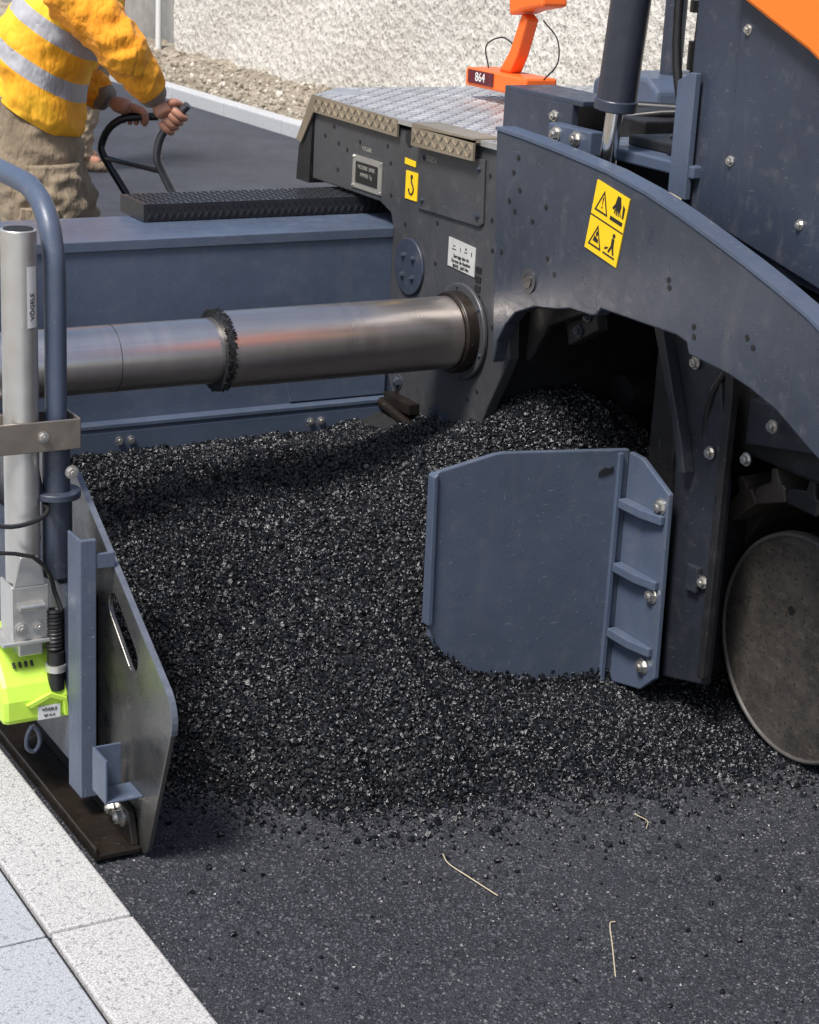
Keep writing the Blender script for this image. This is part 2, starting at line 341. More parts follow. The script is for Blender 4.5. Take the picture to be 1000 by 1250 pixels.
# ------------------------------------------------------------------ asphalt heap
def vnoise(x,y,s,seed):
    x=x*s; y=y*s; xi=np.floor(x).astype(int); yi=np.floor(y).astype(int); fx=x-xi; fy=y-yi
    def h(a,b): 
        t=np.sin(a*127.1+b*311.7+seed*74.7)*43758.5453; return t-np.floor(t)
    fx=fx*fx*(3-2*fx); fy=fy*fy*(3-2*fy)
    return (h(xi,yi)*(1-fx)+h(xi+1,yi)*fx)*(1-fy)+(h(xi,yi+1)*(1-fx)+h(xi+1,yi+1)*fx)*fy
def ss(a,b,x): 
    t=np.clip((x-a)/(b-a),0,1); return t*t*(3-2*t)
def heapz(X,Y):
    Yt=np.interp(X,[1.2,1.30,1.42,1.57,1.70,1.92,2.2,2.54,2.75,3.2],[3.48,3.40,3.32,3.19,3.08,3.04,3.02,2.94,3.0,3.2])
    Yt=Yt+0.07*(vnoise(X,Y*0,9,1)-0.5)+0.06*(vnoise(X,Y*0,22,2)-0.5)
    d=np.clip(Y-Yt,0,None)
    back=np.interp(X,[1.2,1.5,2.0,2.2,2.35,2.5,2.65,3.0],[0.43,0.435,0.435,0.44,0.47,0.52,0.56,0.56])
    prof=np.clip(d/1.05,0,1)**0.66*(0.70+0.30*ss(0,0.12,d))
    h=back*prof
    sx=np.where(X<2.50,0.09,0.14)
    bump_=0.21*np.exp(-((X-2.50)**2/sx+(Y-3.66)**2/0.075)); h=h+bump_*ss(3.38,3.52,Y)
    fr=np.interp(X,[1.80,1.95,2.05,2.15,2.28,2.5,3.0],[1.0,0.97,0.85,0.55,0.27,0.13,0.11])
    fac=fr+(1-fr)*ss(3.34,3.43,Y)
    h=h*fac
    h=h+(0.016*(vnoise(X,Y,5,3)-0.5)+0.009*(vnoise(X,Y,16,4)-0.5)+0.008*(vnoise(X,Y,55,8)-0.5))*np.clip(h*8,0,1)
    return h
NX,NY=260,240
xs=np.linspace(1.255,3.25,NX); ys=np.linspace(2.8,4.6,NY); XX,YY=np.meshgrid(xs,ys)
ZZ=heapz(XX,YY)-0.004; ZZ=np.where(ZZ<0.001,-0.01,ZZ)
V=np.stack([XX.ravel(),YY.ravel(),ZZ.ravel()],1)
idx=np.arange(NX*NY).reshape(NY,NX); Fq=np.stack([idx[:-1,:-1],idx[:-1,1:],idx[1:,1:],idx[1:,:-1]],-1).reshape(-1,4)
TPL=[]
for t in range(28):
    bm=bmesh.new()
    dirs=[]
    while len(dirs)<11:
        q=rng.normal(size=3); q/=np.linalg.norm(q)
        if all(np.dot(q,p_)<0.72 for p_ in dirs): dirs.append(q)
    for q in dirs: bm.verts.new(q*rng.uniform(0.85,1.12))
    r_=bmesh.ops.convex_hull(bm,input=bm.verts)
    bmesh.ops.delete(bm,geom=[e for e in r_['geom_interior'] if isinstance(e,bmesh.types.BMVert)],context='VERTS')
    bmesh.ops.triangulate(bm,faces=bm.faces); bmesh.ops.recalc_face_normals(bm,faces=bm.faces); bm.verts.index_update()
    TPL.append((np.array([v.co[:] for v in bm.verts]),np.array([[v.index for v in f.verts] for f in bm.faces]))); bm.free()
def rotm(n):
    q=rng.normal(size=(n,4)); q/=np.linalg.norm(q,axis=1,keepdims=True); w,x,y,z=q.T
    return np.stack([1-2*(y*y+z*z),2*(x*y-z*w),2*(x*z+y*w),2*(x*y+z*w),1-2*(x*x+z*z),2*(y*z-x*w),2*(x*z-y*w),2*(y*z+x*w),1-2*(x*x+y*y)],1).reshape(n,3,3)
def stones(P,R,flat=1.0):
    k=rng.integers(0,len(TPL),len(P)); VV=[];FF=[];o=0
    for t,(tv,tf) in enumerate(TPL):
        s_=k==t; n=int(s_.sum())
        if not n: continue
        v=tv[None]*rng.uniform(0.72,1.22,(n,1,3)); v=np.einsum('nij,nkj->nki',rotm(n),v)*R[s_][:,None,None]; v[:,:,2]*=flat; v=v+P[s_][:,None,:]
        f=tf[None]+(np.arange(n)*len(tv))[:,None,None]+o; o+=n*len(tv); VV.append(v.reshape(-1,3)); FF.append(f.reshape(-1,3))
    return np.concatenate(VV),np.concatenate(FF)
def npmesh(name,V,T,mat,Q=None,mat2=None):
    me=bpy.data.meshes.new(name); nt_=len(T); nq=0 if Q is None else len(Q)
    me.vertices.add(len(V)); me.vertices.foreach_set('co',V.astype(np.float32).ravel())
    me.loops.add(nt_*3+nq*4); li=T.ravel() if Q is None else np.concatenate([T.ravel(),Q.ravel()]); me.loops.foreach_set('vertex_index',li.astype(np.int32))
    me.polygons.add(nt_+nq); ls=np.arange(nt_)*3
    if nq: ls=np.concatenate([ls,nt_*3+np.arange(nq)*4])
    me.polygons.foreach_set('loop_start',ls.astype(np.int32))
    me.materials.append(mat)
    if mat2: me.materials.append(mat2); me.polygons.foreach_set('material_index',np.concatenate([np.zeros(nt_),np.ones(nq)]).astype(np.int32))
    me.polygons.foreach_set('use_smooth',[False]*(nt_+nq))
    me.update(calc_edges=True); me.validate()
    ob=bpy.data.objects.new(name,me); COL.objects.link(ob); return ob
n=145000
x=rng.uniform(1.262,2.95,n); y=rng.uniform(2.85,4.35,n); z=heapz(x,y); k=(z>0.003)&~((x>2.3)&(y>4.1)); x,y,z=x[k],y[k],z[k]
r=np.clip(rng.lognormal(math.log(0.0038),0.33,len(x)),0.0022,0.0092)
SV,SF=stones(np.stack([x,y,z+r*rng.uniform(-0.3,0.6,len(x))],1),r)
off=len(SV); ob=npmesh('asphalt_heap',np.concatenate([SV,V]),SF,STONE,Fq+off,HEAPB); ob['kind']='stuff'; ob['label']='heap of glossy black hot asphalt mix on the road'; ob['category']='asphalt'
n=7000; x=rng.uniform(1.3,3.1,n); yt=np.interp(x,[1.2,1.42,1.70,1.92,2.54,3.1],[3.48,3.3,3.06,3.02,2.9,2.9]); y=yt+0.07-rng.exponential(0.065,n)
x2=rng.uniform(1.2,3.6,520); y2=rng.uniform(1.6,3.0,520); x=np.concatenate([x,x2]); y=np.concatenate([y,y2])
r=np.clip(rng.lognormal(math.log(0.0037),0.40,len(x)),0.002,0.009); SV,SF=stones(np.stack([x,y,r*0.5],1),r)
ob=npmesh('loose_asphalt_stones',SV,SF,STONE); ob['kind']='stuff'; ob['label']='loose asphalt crumbs scattered on the road'; ob['category']='asphalt'
n=105000; x=rng.uniform(1.14,3.3,n); y=rng.uniform(1.9,3.6,n); k=heapz(x,y)<0.01; x,y=x[k],y[k]; r=np.clip(rng.lognormal(math.log(0.0029),0.34,len(x)),0.0014,0.0060)
SV,SF=stones(np.stack([x,y,-r*0.05],1),r,0.65)
GRAIN=asph('worn_aggregate',(0.014,0.0155,0.020),(0.072,0.075,0.087),0.34,0.62,True,300,0)
ob=npmesh('road_aggregate',SV,SF,GRAIN); ob['kind']='stuff'; ob['label']='dark aggregate grains bedded in the road surface'; ob['category']='asphalt'
n=3800; x=rng.uniform(6.19,7.24,n); y=rng.uniform(10,18.5,n); r=np.clip(rng.lognormal(math.log(0.011),0.5,n),0.005,0.04); z=np.array([vergez(a,b_) for a,b_ in zip(x,y)])
SV,SF=stones(np.stack([x,y,z+r*0.3],1),r)
GRV=asph('pale_verge_gravel',(0.20,0.165,0.12),(0.62,0.58,0.50),0.8,0.95,True,60,0)
ob=npmesh('verge_gravel',SV,SF,GRV); ob['kind']='stuff'; ob['label']='pale gravel strewn over the sandy verge'; ob['category']='gravel'
STRAW=plain('dry_straw',(0.5,0.42,0.30),0.7,0,0.2)
def straw(pts,r=0.0011):
    o=G().path(pts,r,6,5).out('straw',STRAW,smooth=True); o['label']='thin dry straw stalk lying on the road'; o['category']='straw'; o['group']='straw stalks lying on the road'
straw([(1.768,2.84,0.006),(1.758,2.80,0.007),(1.768,2.74,0.006),(1.782,2.66,0.005)])
straw([(1.93,2.49,0.005),(1.915,2.485,0.006),(1.875,2.42,0.006),(1.822,2.335,0.005)])
straw([(2.215,2.825,0.006),(2.22,2.79,0.007),(2.20,2.765,0.006)],0.0009)
# ------------------------------------------------------------------ road paver
PV=empty('road_paver',(2.9,3.2,0),'blue-grey road paver with black tracks spreading hot asphalt','road paver')
XF=2.40
fr=G().prism([(4.75,1.19),(4.27,1.205),(4.17,1.195),(3.87,1.215),(3.745,1.22),(3.70,0.74),(3.72,0.70),(3.78,0.60),(3.83,0.50),(3.97,0.485),(4.235,0.50),(4.285,0.58),(4.285,0.955),(4.30,0.985),(4.36,1.004),(4.75,1.004)],'x',XF,XF+0.03).out('screed_frame',FRAME,PV,bevel=0.004)
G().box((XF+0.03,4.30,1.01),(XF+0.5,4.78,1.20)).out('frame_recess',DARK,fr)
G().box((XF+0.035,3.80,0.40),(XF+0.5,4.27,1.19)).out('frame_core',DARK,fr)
c1=G().prism([(4.155,1.175),(3.850,1.185),(3.842,1.035),(3.86,1.025),(4.15,1.02),(4.155,1.03)],'x',XF-0.007,XF).out('cover_plate',FRAME,fr,bevel=0.003)
for (a,b_) in ((4.13,1.15),(3.87,1.16),(3.865,1.05),(4.13,1.045)): bolt((XF-0.007,a,b_),'-x',0.006,c1,True)
lp=G().prism([(4.51,1.105),(4.35,1.105),(4.35,1.02),(4.51,1.02)],'x',XF-0.004,XF-0.0005).out('rating_plate',LABEL,fr)
G().prism([(4.49,1.09),(4.37,1.09),(4.37,1.035),(4.49,1.035)],'x',XF-0.0055,XF-0.0045).out('rating_panel',INK,lp)
for a,b_ in ((4.505,1.1),(4.355,1.1),(4.355,1.025),(4.505,1.025)): bolt((XF-0.004,a,b_),'-x',0.0035,lp)
text('MODELE  SERIE',0.014,4.43,1.077,XF-0.006,'x',LABEL,lp); text('ANNEE  kg',0.014,4.43,1.058,XF-0.006,'x',LABEL,lp)
text('VÖGELE',0.018,4.10,1.150,XF-0.0075,'x',LABEL,c1); text('VÖGELE',0.014,4.44,1.125,XF-0.0005,'x',LABEL,fr)
yl=G().prism([(4.225,1.105),(4.165,1.105),(4.165,1.035),(4.225,1.035)],'x',XF-0.0025,XF-0.0005).out('hook_label',YEL,fr)
k=XF-0.003
G().path([(k,4.195,1.080),(k,4.188,1.072),(k,4.183,1.062),(k,4.187,1.052),(k,4.196,1.049),(k,4.205,1.054),(k,4.206,1.062)],0.0022,8,4).cyl((k,4.195,1.092),(k+0.001,4.195,1.092),0.006,n=16).cyl((k,4.195,1.092),(k,4.195,1.078),0.002,n=8).out('hook_symbol',INK,yl)
G().prism([(4.235,1.135),(4.18,1.132),(4.18,1.118),(4.235,1.12)],'x',XF-0.002,XF-0.0004).out('yellow_label',YEL,fr)
rc=G().cyl((XF-0.008,4.183,0.868),(XF,4.183,0.868),0.072,n=48).out('round_cover',BLUED,fr,bevel=0.002,smooth=True)
for t in range(4):
    a=math.radians(45+90*t); bolt((XF-0.008,4.183+0.035*math.cos(a),0.868+0.035*math.sin(a)),'-x',0.007,rc,True)
wl=G().prism([(3.998,0.978),(3.872,0.972),(3.872,0.902),(3.998,0.908)],'x',XF-0.0025,XF-0.0005).out('instruction_label',plain('aged_label',(0.45,0.45,0.43),0.5,0,0.15),fr)
for a,b_,w_,h_ in ((3.97,0.952,0.018,0.002),(3.97,0.960,0.010,0.002),(3.94,0.955,0.002,0.010),(3.915,0.953,0.014,0.002),(3.915,0.961,0.006,0.005),(3.888,0.953,0.003,0.010)):
    G().prism([(a-w_/2,b_-h_/2),(a+w_/2,b_-h_/2),(a+w_/2,b_+h_/2),(a-w_/2,b_+h_/2)],'x',XF-0.0032,XF-0.0026).out('gauge_symbol',INK,wl)
text('Serrage des vis\nEcrous de fixation\n80/45  ±60 Nm',0.012,3.935,0.924,XF-0.003,'x',INK,wl)
for j in range(4): G().prism([(3.866,0.93-j*0.022),(3.842,0.929-j*0.022),(3.842,0.916-j*0.022),(3.866,0.917-j*0.022)],'x',XF-0.003,XF).out('vent_slot_shade',INK,fr)  # black bars paint the shade inside the vent slots
for a,b_ in ((4.63,1.16),(4.60,1.12),(4.68,1.13),(4.55,1.11),(4.60,1.05),(4.48,1.14),(4.33,1.15),(4.31,1.11),(4.30,1.03),(3.83,1.15),(3.81,1.05),(3.80,0.98),(4.06,0.90),(3.78,0.80),(4.06,1.0),(4.22,0.97),(4.2,0.6),(3.87,0.60),(3.83,0.63)):
    hole_shade((XF,a,b_),0.0055,fr)
G().cyl((XF-0.002,4.217,1.185),(XF+0.001,4.217,1.185),0.021,n=28).out('socket_shade',INK,fr)  # black disc painted for the shade inside the socket
for a,b_ in ((4.215,0.56),(4.02,0.53),(3.97,0.525)): bolt((XF,a,b_),'-x',0.014,fr,True)
G().box((XF-0.03,4.10,0.50),(XF,4.24,0.53)).out('frame_bracket',RUSTY,fr,bevel=0.003)
G().path([(XF-0.03,4.25,0.50),(XF-0.03,4.1,0.478),(XF-0.03,3.95,0.468)],0.013,10,3).out('lower_pipe',RUSTY,fr,smooth=True)
def bars(g,u0,u1,v0,v1,st,axis,a,h):
    u=u0+st/2; i=0
    while u<u1:
        v=v0+st/2; j=0
        while v<v1:
            t=math.radians(45 if (i+j)%2 else -45); d=(math.cos(t)*st*0.42,math.sin(t)*st*0.42); w=(-math.sin(t)*st*0.10,math.cos(t)*st*0.10)
            g.prism([(u-d[0],v-d[1]),(u+w[0],v+w[1]),(u+d[0],v+d[1]),(u-w[0],v-w[1])],axis,a,a+h); v+=st; j+=1
        u+=st; i+=1
dk=G().prism([(XF-0.01,3.75),(3.9,3.75),(3.9,4.93),(2.56,4.93),(XF-0.01,4.75)],'z',1.215,1.228)
bars(dk,XF+0.0,3.5,3.80,4.75,0.030,'z',1.2275,0.0025); bars(dk,2.58,3.5,4.76,4.92,0.030,'z',1.2275,0.0025)
deck=dk.out('deck_plate',TREAD,PV)
e=G().prism([(4.745,1.232),(4.265,1.225),(4.265,1.182),(4.735,1.186),(4.805,1.095),(4.835,1.10)],'x',XF-0.012,XF-0.006); bars(e,4.275,4.73,1.188,1.226,0.019,'x',XF-0.0145,0.003)
e.out('deck_edge',BRASS,deck)
e=G().prism([(4.16,1.222),(3.865,1.228),(3.865,1.180),(4.16,1.176)],'x',XF-0.03,XF-0.024); bars(e,3.87,4.155,1.183,1.222,0.019,'x',XF-0.0325,0.003)
e.box((XF-0.03,3.865,1.222),(XF+0.05,4.16,1.232))
e.out('deck_edge',BRASS,deck)
G().prism([(4.75,1.20),(4.83,1.08),(4.84,0.99),(4.76,0.99)],'x',XF-0.005,XF+0.3).out('dark_void_block',DARK,fr)  # dark block standing in for the shaded void under the deck's end
ap=[(3.745,1.268),(3.62,1.262),(3.467,1.251),(3.30,1.236),(3.164,1.215),(3.05,1.190),(2.941,1.162),(2.83,1.132),(2.735,1.104),(2.637,1.072),(2.45,0.99),(2.25,0.86),(2.15,0.70),
(2.30,0.70),(2.42,0.765),(2.595,0.836),(2.696,0.883),(2.78,0.905),(2.849,0.917),(2.975,0.926),(2.985,0.948),(3.02,0.955),(3.285,0.952),(3.30,0.935),(3.32,0.930),(3.40,0.928),(3.454,0.915),(3.54,0.902),(3.616,0.872),(3.655,0.835),(3.685,0.79),(3.70,0.735)]
arm=G().prism(ap,'x',2.355,2.39).out('tow_arm',ARM,PV,bevel=0.004)
rim=G(); 
for i in range(0,12):
    (y0,z0),(y1,z1)=ap[i],ap[i+1]
    rim.add([(2.352,y0,z0+0.001),(2.352,y1,z1+0.001),(2.405,y1,z1+0.001),(2.405,y0,z0+0.001),(2.352,y0,z0+0.008),(2.352,y1,z1+0.008),(2.405,y1,z1+0.008),(2.405,y0,z0+0.008)],[(0,1,2,3),(4,5,6,7),(0,1,5,4),(2,3,7,6),(1,2,6,5),(3,0,4,7)])
rim.out('lit_top_edge',BLUE,arm)  # lighter blue strip paints the light catching the arm's top edge
A=2.355
def warn(y0,z0,parent):
    a=math.radians(-11)
    def T(u,v):
        u*=0.95; v*=0.95
        return (y0-(u*math.cos(a)-v*math.sin(a)), z0+(u*math.sin(a)+v*math.cos(a)))
    st=G().prism([T(-0.064,0.079),T(0.064,0.079),T(0.064,-0.079),T(-0.064,-0.079)],'x',A-0.003,A-0.0005).out('warning_label',YEL,parent)
    k=A-0.0036
    G().prism([T(-0.064,0.0016),T(0.064,0.0016),T(0.064,-0.0016),T(-0.064,-0.0016)],'x',k,k+0.0005).out('divider_line',INK,st)
    for vv in (0.040,-0.040):
        g=G()
        tri=[(-0.054,vv-0.026),(-0.002,vv-0.026),(-0.028,vv+0.026)]
        cx,cy=-0.028,vv-0.009; inner=[(cx+(p[0]-cx)*0.76,cy+(p[1]-cy)*0.76) for p in tri]
        for i in range(3):
            j=(i+1)%3; g.prism([T(*tri[i]),T(*tri[j]),T(*inner[j]),T(*inner[i])],'x',k,k+0.0005)
        g.out('triangle_symbol',INK,st)
        if vv>0:
            G().prism([T(-0.030,vv+0.010),T(-0.026,vv+0.010),T(-0.0270,vv-0.008),T(-0.029,vv-0.008)],'x',k,k+0.0005).prism([T(-0.030,vv-0.011),T(-0.026,vv-0.011),T(-0.026,vv-0.015),T(-0.030,vv-0.015)],'x',k,k+0.0005).out('exclamation_symbol',INK,st)
            h=G().prism([T(0.022,vv+0.032),T(0.034,vv+0.032),T(0.042,vv+0.012),T(0.040,vv+0.0),T(0.024,vv+0.0),T(0.018,vv+0.012)],'x',k,k+0.0005)
            for i in range(4): h.prism([T(0.020+i*0.0055,vv+0.002),T(0.0243+i*0.0055,vv+0.002),T(0.0225+i*0.008,vv-0.012+abs(i-1.5)*0.002),T(0.019+i*0.008,vv-0.011+abs(i-1.5)*0.002)],'x',k-0.0003,k)
            h.prism([T(0.018,vv+0.012),T(0.010,vv+0.002),T(0.013,vv-0.002),T(0.022,vv+0.004)],'x',k-0.0002,k+0.0003)
            h.prism([T(0.008,vv-0.018),T(0.056,vv-0.018),T(0.056,vv-0.027),T(0.008,vv-0.027)],'x',k,k+0.0005)
            h.prism([T(0.047,vv+0.020),T(0.056,vv+0.014),T(0.056,vv-0.010),T(0.050,vv-0.010)],'x',k,k+0.0005)
            h.out('hand_symbol',INK,st)
        else:
            G().prism([T(-0.034,vv+0.0),T(-0.018,vv-0.006),T(-0.018,vv-0.014),T(-0.038,vv-0.013)],'x',k,k+0.0005).prism([T(-0.028,vv+0.012),T(-0.022,vv+0.010),T(-0.024,vv+0.0),T(-0.030,vv+0.002)],'x',k-0.0004,k).out('hazard_symbol',INK,st)
            h=G(); h.cyl((k,)+T(0.036,vv+0.024),(k+0.0005,)+T(0.036,vv+0.024),0.005,n=12)
            h.prism([T(0.030,vv+0.018),T(0.040,vv+0.017),T(0.042,vv-0.002),T(0.048,vv-0.018),T(0.042,vv-0.018),T(0.036,vv-0.004),T(0.028,vv-0.018),T(0.023,vv-0.016),T(0.031,vv+0.0)],'x',k,k+0.0005)
            h.prism([T(0.010,vv-0.010),T(0.022,vv-0.006),T(0.022,vv-0.010),T(0.010,vv-0.016)],'x',k,k+0.0005)
            h.prism([T(0.006,vv-0.022),T(0.052,vv-0.022),T(0.052,vv-0.026),T(0.006,vv-0.026)],'x',k,k+0.0005)
            h.out('person_symbol',INK,st)
warn(3.285,1.135,arm)
for a,b_ in ((3.644,1.220),(3.66,1.185),(3.63,1.15),(3.67,1.12),(3.645,1.10),(3.50,1.02),(3.47,0.99),(3.06,1.06),(3.055,1.045),(2.965,0.985),(2.962,0.965),(3.69,1.0),(3.57,1.09),(3.52,1.13),(2.80,1.0),(2.78,0.985)):
    hole_shade((A,a,b_),0.006,arm)
b1=G().cyl((A-0.004,3.567,0.957),(A,3.567,0.957),0.028,n=28).out('pin_boss',FRAME,arm,smooth=True); G().cyl((A-0.007,3.567,0.957),(A-0.004,3.567,0.957),0.016,n=24).out('pin_end',PLATE,b1,smooth=True)
TY,TZ=3.91,0.762
tt=G().cyl((1.745,TY,TZ),(2.355,TY,TZ),0.088,n=96).out('telescoping_tube',TUBE,PV,smooth=True,bevel=0.003)
G().cyl((1.05,TY,TZ),(1.745,TY,TZ),0.0745,n=96).out('inner_tube',TUBE2,tt,smooth=True)
G().cyl((1.492,TY,TZ),(1.4935,TY,TZ),0.0750,n=96).out('tube_seam',DARK,tt,smooth=True)
rg=G().cyl((1.737,TY,TZ),(1.755,TY,TZ),0.092,n=64)
for i in range(420):
    t=random.random()*6.283; rr=random.uniform(0.090,0.0935); p=Vector((random.uniform(1.735,1.760),TY+rr*math.cos(t),TZ+rr*math.sin(t))); q=random.uniform(0.0015,0.0028); rg.cyl(p-Vector((0,q*0.8,0)),p+Vector((q*0.3,q*0.8,0)),q,n=6)
rg.out('wiper_ring',DARK,tt)
fl=G().cyl((2.355,TY,TZ),(2.395,TY,TZ),0.099,n=64).out('tube_collar',RUSTY,tt,smooth=True,bevel=0.004)
G().cyl((2.387,TY,TZ),(2.3985,TY,TZ),0.118,n=64).out('tube_flange',FRAME,tt,smooth=True,bevel=0.003)
for t in range(6):
    a=math.radians(20+60*t); bolt((2.387,TY+0.109*math.cos(a),TZ+0.109*math.sin(a)),'-x',0.004,tt,True)
ex=G().box((1.30,4.285,0.50),(2.62,4.61,0.948)).out('screed_extension',BLUE,PV,bevel=0.008)
G().prism([(4.285,0.505),(4.255,0.500),(4.250,0.485),(4.255,0.30),(4.40,0.30),(4.40,0.499)],'x',1.30,2.397).out('lower_beam',BLUE,ex,bevel=0.004)
G().box((1.30,4.247,0.497),(2.397,4.286,0.508)).out('beam_ledge',BLUE,ex,bevel=0.002)
G().box((1.30,4.285,0.02),(2.62,4.60,0.50)).out('screed_base',DARK,ex)
G().prism([(2.12,0.512),(2.395,0.512),(2.395,0.60),(2.13,0.585),(2.105,0.57)],'y',4.277,4.285).out('service_panel',BLUE,ex,bevel=0.002)
for x_ in (1.645,1.675,2.165,2.195): bolt((x_,4.253,0.465),'-y',0.010,ex)
G().box((1.30,4.279,0.925),(2.40,4.285,0.95)).out('top_lip',BLUE,ex,bevel=0.002)
st=G().box((1.805,4.50,0.950),(2.62,4.66,0.994))
for i in range(40):
    x_=1.815+i*0.0195; st.prism([(x_,0.957),(x_+0.004,0.957),(x_+0.012,0.972),(x_+0.004,0.988),(x_,0.988),(x_+0.008,0.972)],'y',4.4955,4.50)
bars(st,1.815,2.6,4.505,4.655,0.019,'z',0.994,0.002)
st.out('walkway_step',plain('black_step_rubber',(0.024,0.025,0.029),0.38,0.1,0.3),ex)
def arc(c,r,a0,a1,n=7): return [(c[0]+r*math.cos(math.radians(a0+(a1-a0)*i/(n-1))),c[1]+r*math.sin(math.radians(a0+(a1-a0)*i/(n-1)))) for i in range(n)]
epts=[(4.6,0.66),(3.447,0.66),(3.43,0.655)]+arc((3.005,0.332),0.065,122,200,8)+arc((3.085,0.046),0.04,205,270,6)+[(4.6,0.006)]
epo=G().prism(epts,'x',1.240,1.250).out('end_plate',PLATE,PV)
def slotpts(p,q,w,n=8):
    p=Vector(p);q=Vector(q);d=(q-p).normalized();o_=Vector((-d.y,d.x));R=[]
    for i in range(n+1):
        t=math.pi*i/n; R.append(tuple(q+o_*math.cos(t)*w+d*math.sin(t)*w))
    for i in range(n+1):
        t=math.pi*i/n; R.append(tuple(p-o_*math.cos(t)*w-d*math.sin(t)*w))
    return R
cut=G().prism(slotpts((3.228,0.455),(3.135,0.388),0.028),'x',1.2,1.3).out('cutter',None)
md=epo.modifiers.new('b','BOOLEAN'); md.operation='DIFFERENCE'; md.object=cut; md.solver='EXACT'
bpy.context.view_layer.update(); me=bpy.data.meshes.new_from_object(epo.evaluated_get(bpy.context.evaluated_depsgraph_get())); epo.modifiers.clear(); epo.data=me; me.name='end_plate'; bpy.data.objects.remove(cut)
md=epo.modifiers.new('Bevel','BEVEL'); md.width=0.002; md.segments=2; md.limit_method='ANGLE'
rimm=plain('scuffed_blue_edge',(0.14,0.155,0.19),0.4,0.4,0.3,50)
rp=[(3.447,0.66),(3.43,0.655)]+arc((3.005,0.332),0.065,122,200,8); rq=[(3.448,0.663),(3.428,0.658)]+arc((3.005,0.332),0.068,122,200,8)
rg_=G()
for i in range(len(rp)-1): rg_.prism([rp[i],rp[i+1],rq[i+1],rq[i]],'x',1.239,1.251)
rg_.out('plate_rim',rimm,epo)
G().box((1.170,3.22,0.07),(1.202,3.232,0.60)).box((1.170,3.232,0.07),(1.176,3.29,0.60)).box((1.202,3.222,0.14),(1.240,3.230,0.17)).box((1.202,3.222,0.54),(1.240,3.230,0.57)).out('guide_channel',GATE,epo,bevel=0.002)
G().box((1.185,3.31,0.10),(1.236,4.3,0.46)).out('guide_frame',BLUED,epo,bevel=0.004)
G().box((1.165,3.075,0.125),(1.170,3.145,0.215)).box((1.170,3.140,0.125),(1.222,3.145,0.215)).box((1.170,3.075,0.125),(1.240,3.139,0.130)).out('step_bracket',BLUE,epo,bevel=0.0015)
G().prism([(1.145,0.010),(1.237,0.010),(1.237,0.022),(1.154,0.022),(1.150,0.038),(1.145,0.038)],'y',3.075,4.6).out('skid_shoe',RUSTY,epo,bevel=0.003)
G().prism([(3.085,0.022),(3.11,0.085),(4.5,0.085),(4.5,0.022)],'x',1.222,1.237).out('skid_rib',RUSTY,epo,bevel=0.003)
bolt((1.222,3.135,0.062),'-x',0.015,epo)
bolt((1.222,3.19,0.055),'-x',0.012,epo)
mast=G().cyl((1.119,3.40,0.47),(1.119,3.40,1.155),0.0335,n=48).out('sensor_mast',GALV,PV,smooth=True,bevel=0.002)
G().cyl((1.119,3.40,1.1545),(1.119,3.40,1.1562),0.028,n=48).out('mast_bore_shade',DARK,mast)  # dark disc on the solid mast, painted shade of a hollow end
lb=G(); 
for i in range(5):
    t0=math.radians(-84+i*8); t1=math.radians(-76+i*8); r_=0.0342
    lb.add([(1.119+r_*math.cos(t0),3.40+r_*math.sin(t0),0.975),(1.119+r_*math.cos(t1),3.40+r_*math.sin(t1),0.975),(1.119+r_*math.cos(t1),3.40+r_*math.sin(t1),1.09),(1.119+r_*math.cos(t0),3.40+r_*math.sin(t0),1.09)],[(0,1,2,3)])
lb.out('mast_label',WHITE,mast)
text('VÖGELE',0.014,1.119,1.015,3.3655,'y',INK,mast,rot=90,wrap=(1.119,3.40,0.0345,math.radians(-64)))
G().box((1.02,3.362,0.735),(1.225,3.366,0.795)).box((1.02,3.434,0.735),(1.225,3.438,0.795)).box((1.221,3.362,0.735),(1.225,3.438,0.795)).out('mast_clamp',plain('brown_oiled_steel',(0.30,0.26,0.22),0.38,0.7,0.2),mast,bevel=0.002)
bolt((1.15,3.362,0.765),'-y',0.008,mast)
G().box((1.082,3.358,0.36),(1.156,3.364,0.47)).box((1.082,3.364,0.36),(1.088,3.43,0.47)).box((1.150,3.364,0.36),(1.156,3.43,0.47)).prism([(1.085,0.47),(1.150,0.47),(1.145,0.50),(1.135,0.53),(1.10,0.53)],'y',3.358,3.364).box((1.06,3.350,0.352),(1.165,3.44,0.360)).out('mast_foot',GALV,mast,bevel=0.002)
bolt((1.10,3.358,0.385),'-y',0.009,mast); bolt((1.135,3.358,0.385),'-y',0.009,mast)
G().cyl((1.095,3.352,0.43),(1.145,3.352,0.43),0.007,n=14).out('clamp_pin',STEEL,mast,smooth=True)
sn=G().prism([(3.34,0.190),(3.34,0.240),(3.352,0.268),(3.40,0.318),(3.50,0.340),(3.55,0.33),(3.55,0.190)],'x',1.055,1.198).out('grade_sensor',GREEN,PV,bevel=0.012)
G().prism([(1.10,0.232),(1.15,0.252),(1.184,0.236),(1.189,0.197),(1.179,0.197),(1.175,0.229),(1.15,0.240),(1.11,0.223)],'y',3.333,3.341).out('sensor_ridge',GREEN,sn,bevel=0.002)
for i in range(4): G().cyl((1.09+i*0.012,3.380,0.306),(1.09+i*0.012,3.372,0.298),0.003,n=10).out('indicator_dot',INK,sn)
G().box((1.125,3.3365,0.196),(1.170,3.3395,0.224)).out('sensor_label',WHITE,sn)
text('VÖGELE',0.0085,1.1475,0.216,3.336,'y',INK,sn); text('QR 01-2',0.0065,1.1475,0.204,3.336,'y',INK,sn)
G().box((1.10,3.375,0.318),(1.15,3.44,0.352)).out('sensor_bracket',GALV,sn,bevel=0.003)
G().cyl((1.168,3.355,0.250),(1.168,3.355,0.290),0.017).cyl((1.168,3.355,0.304),(1.168,3.355,0.33),0.017).out('cable_plug',BLACKR,sn,smooth=True)
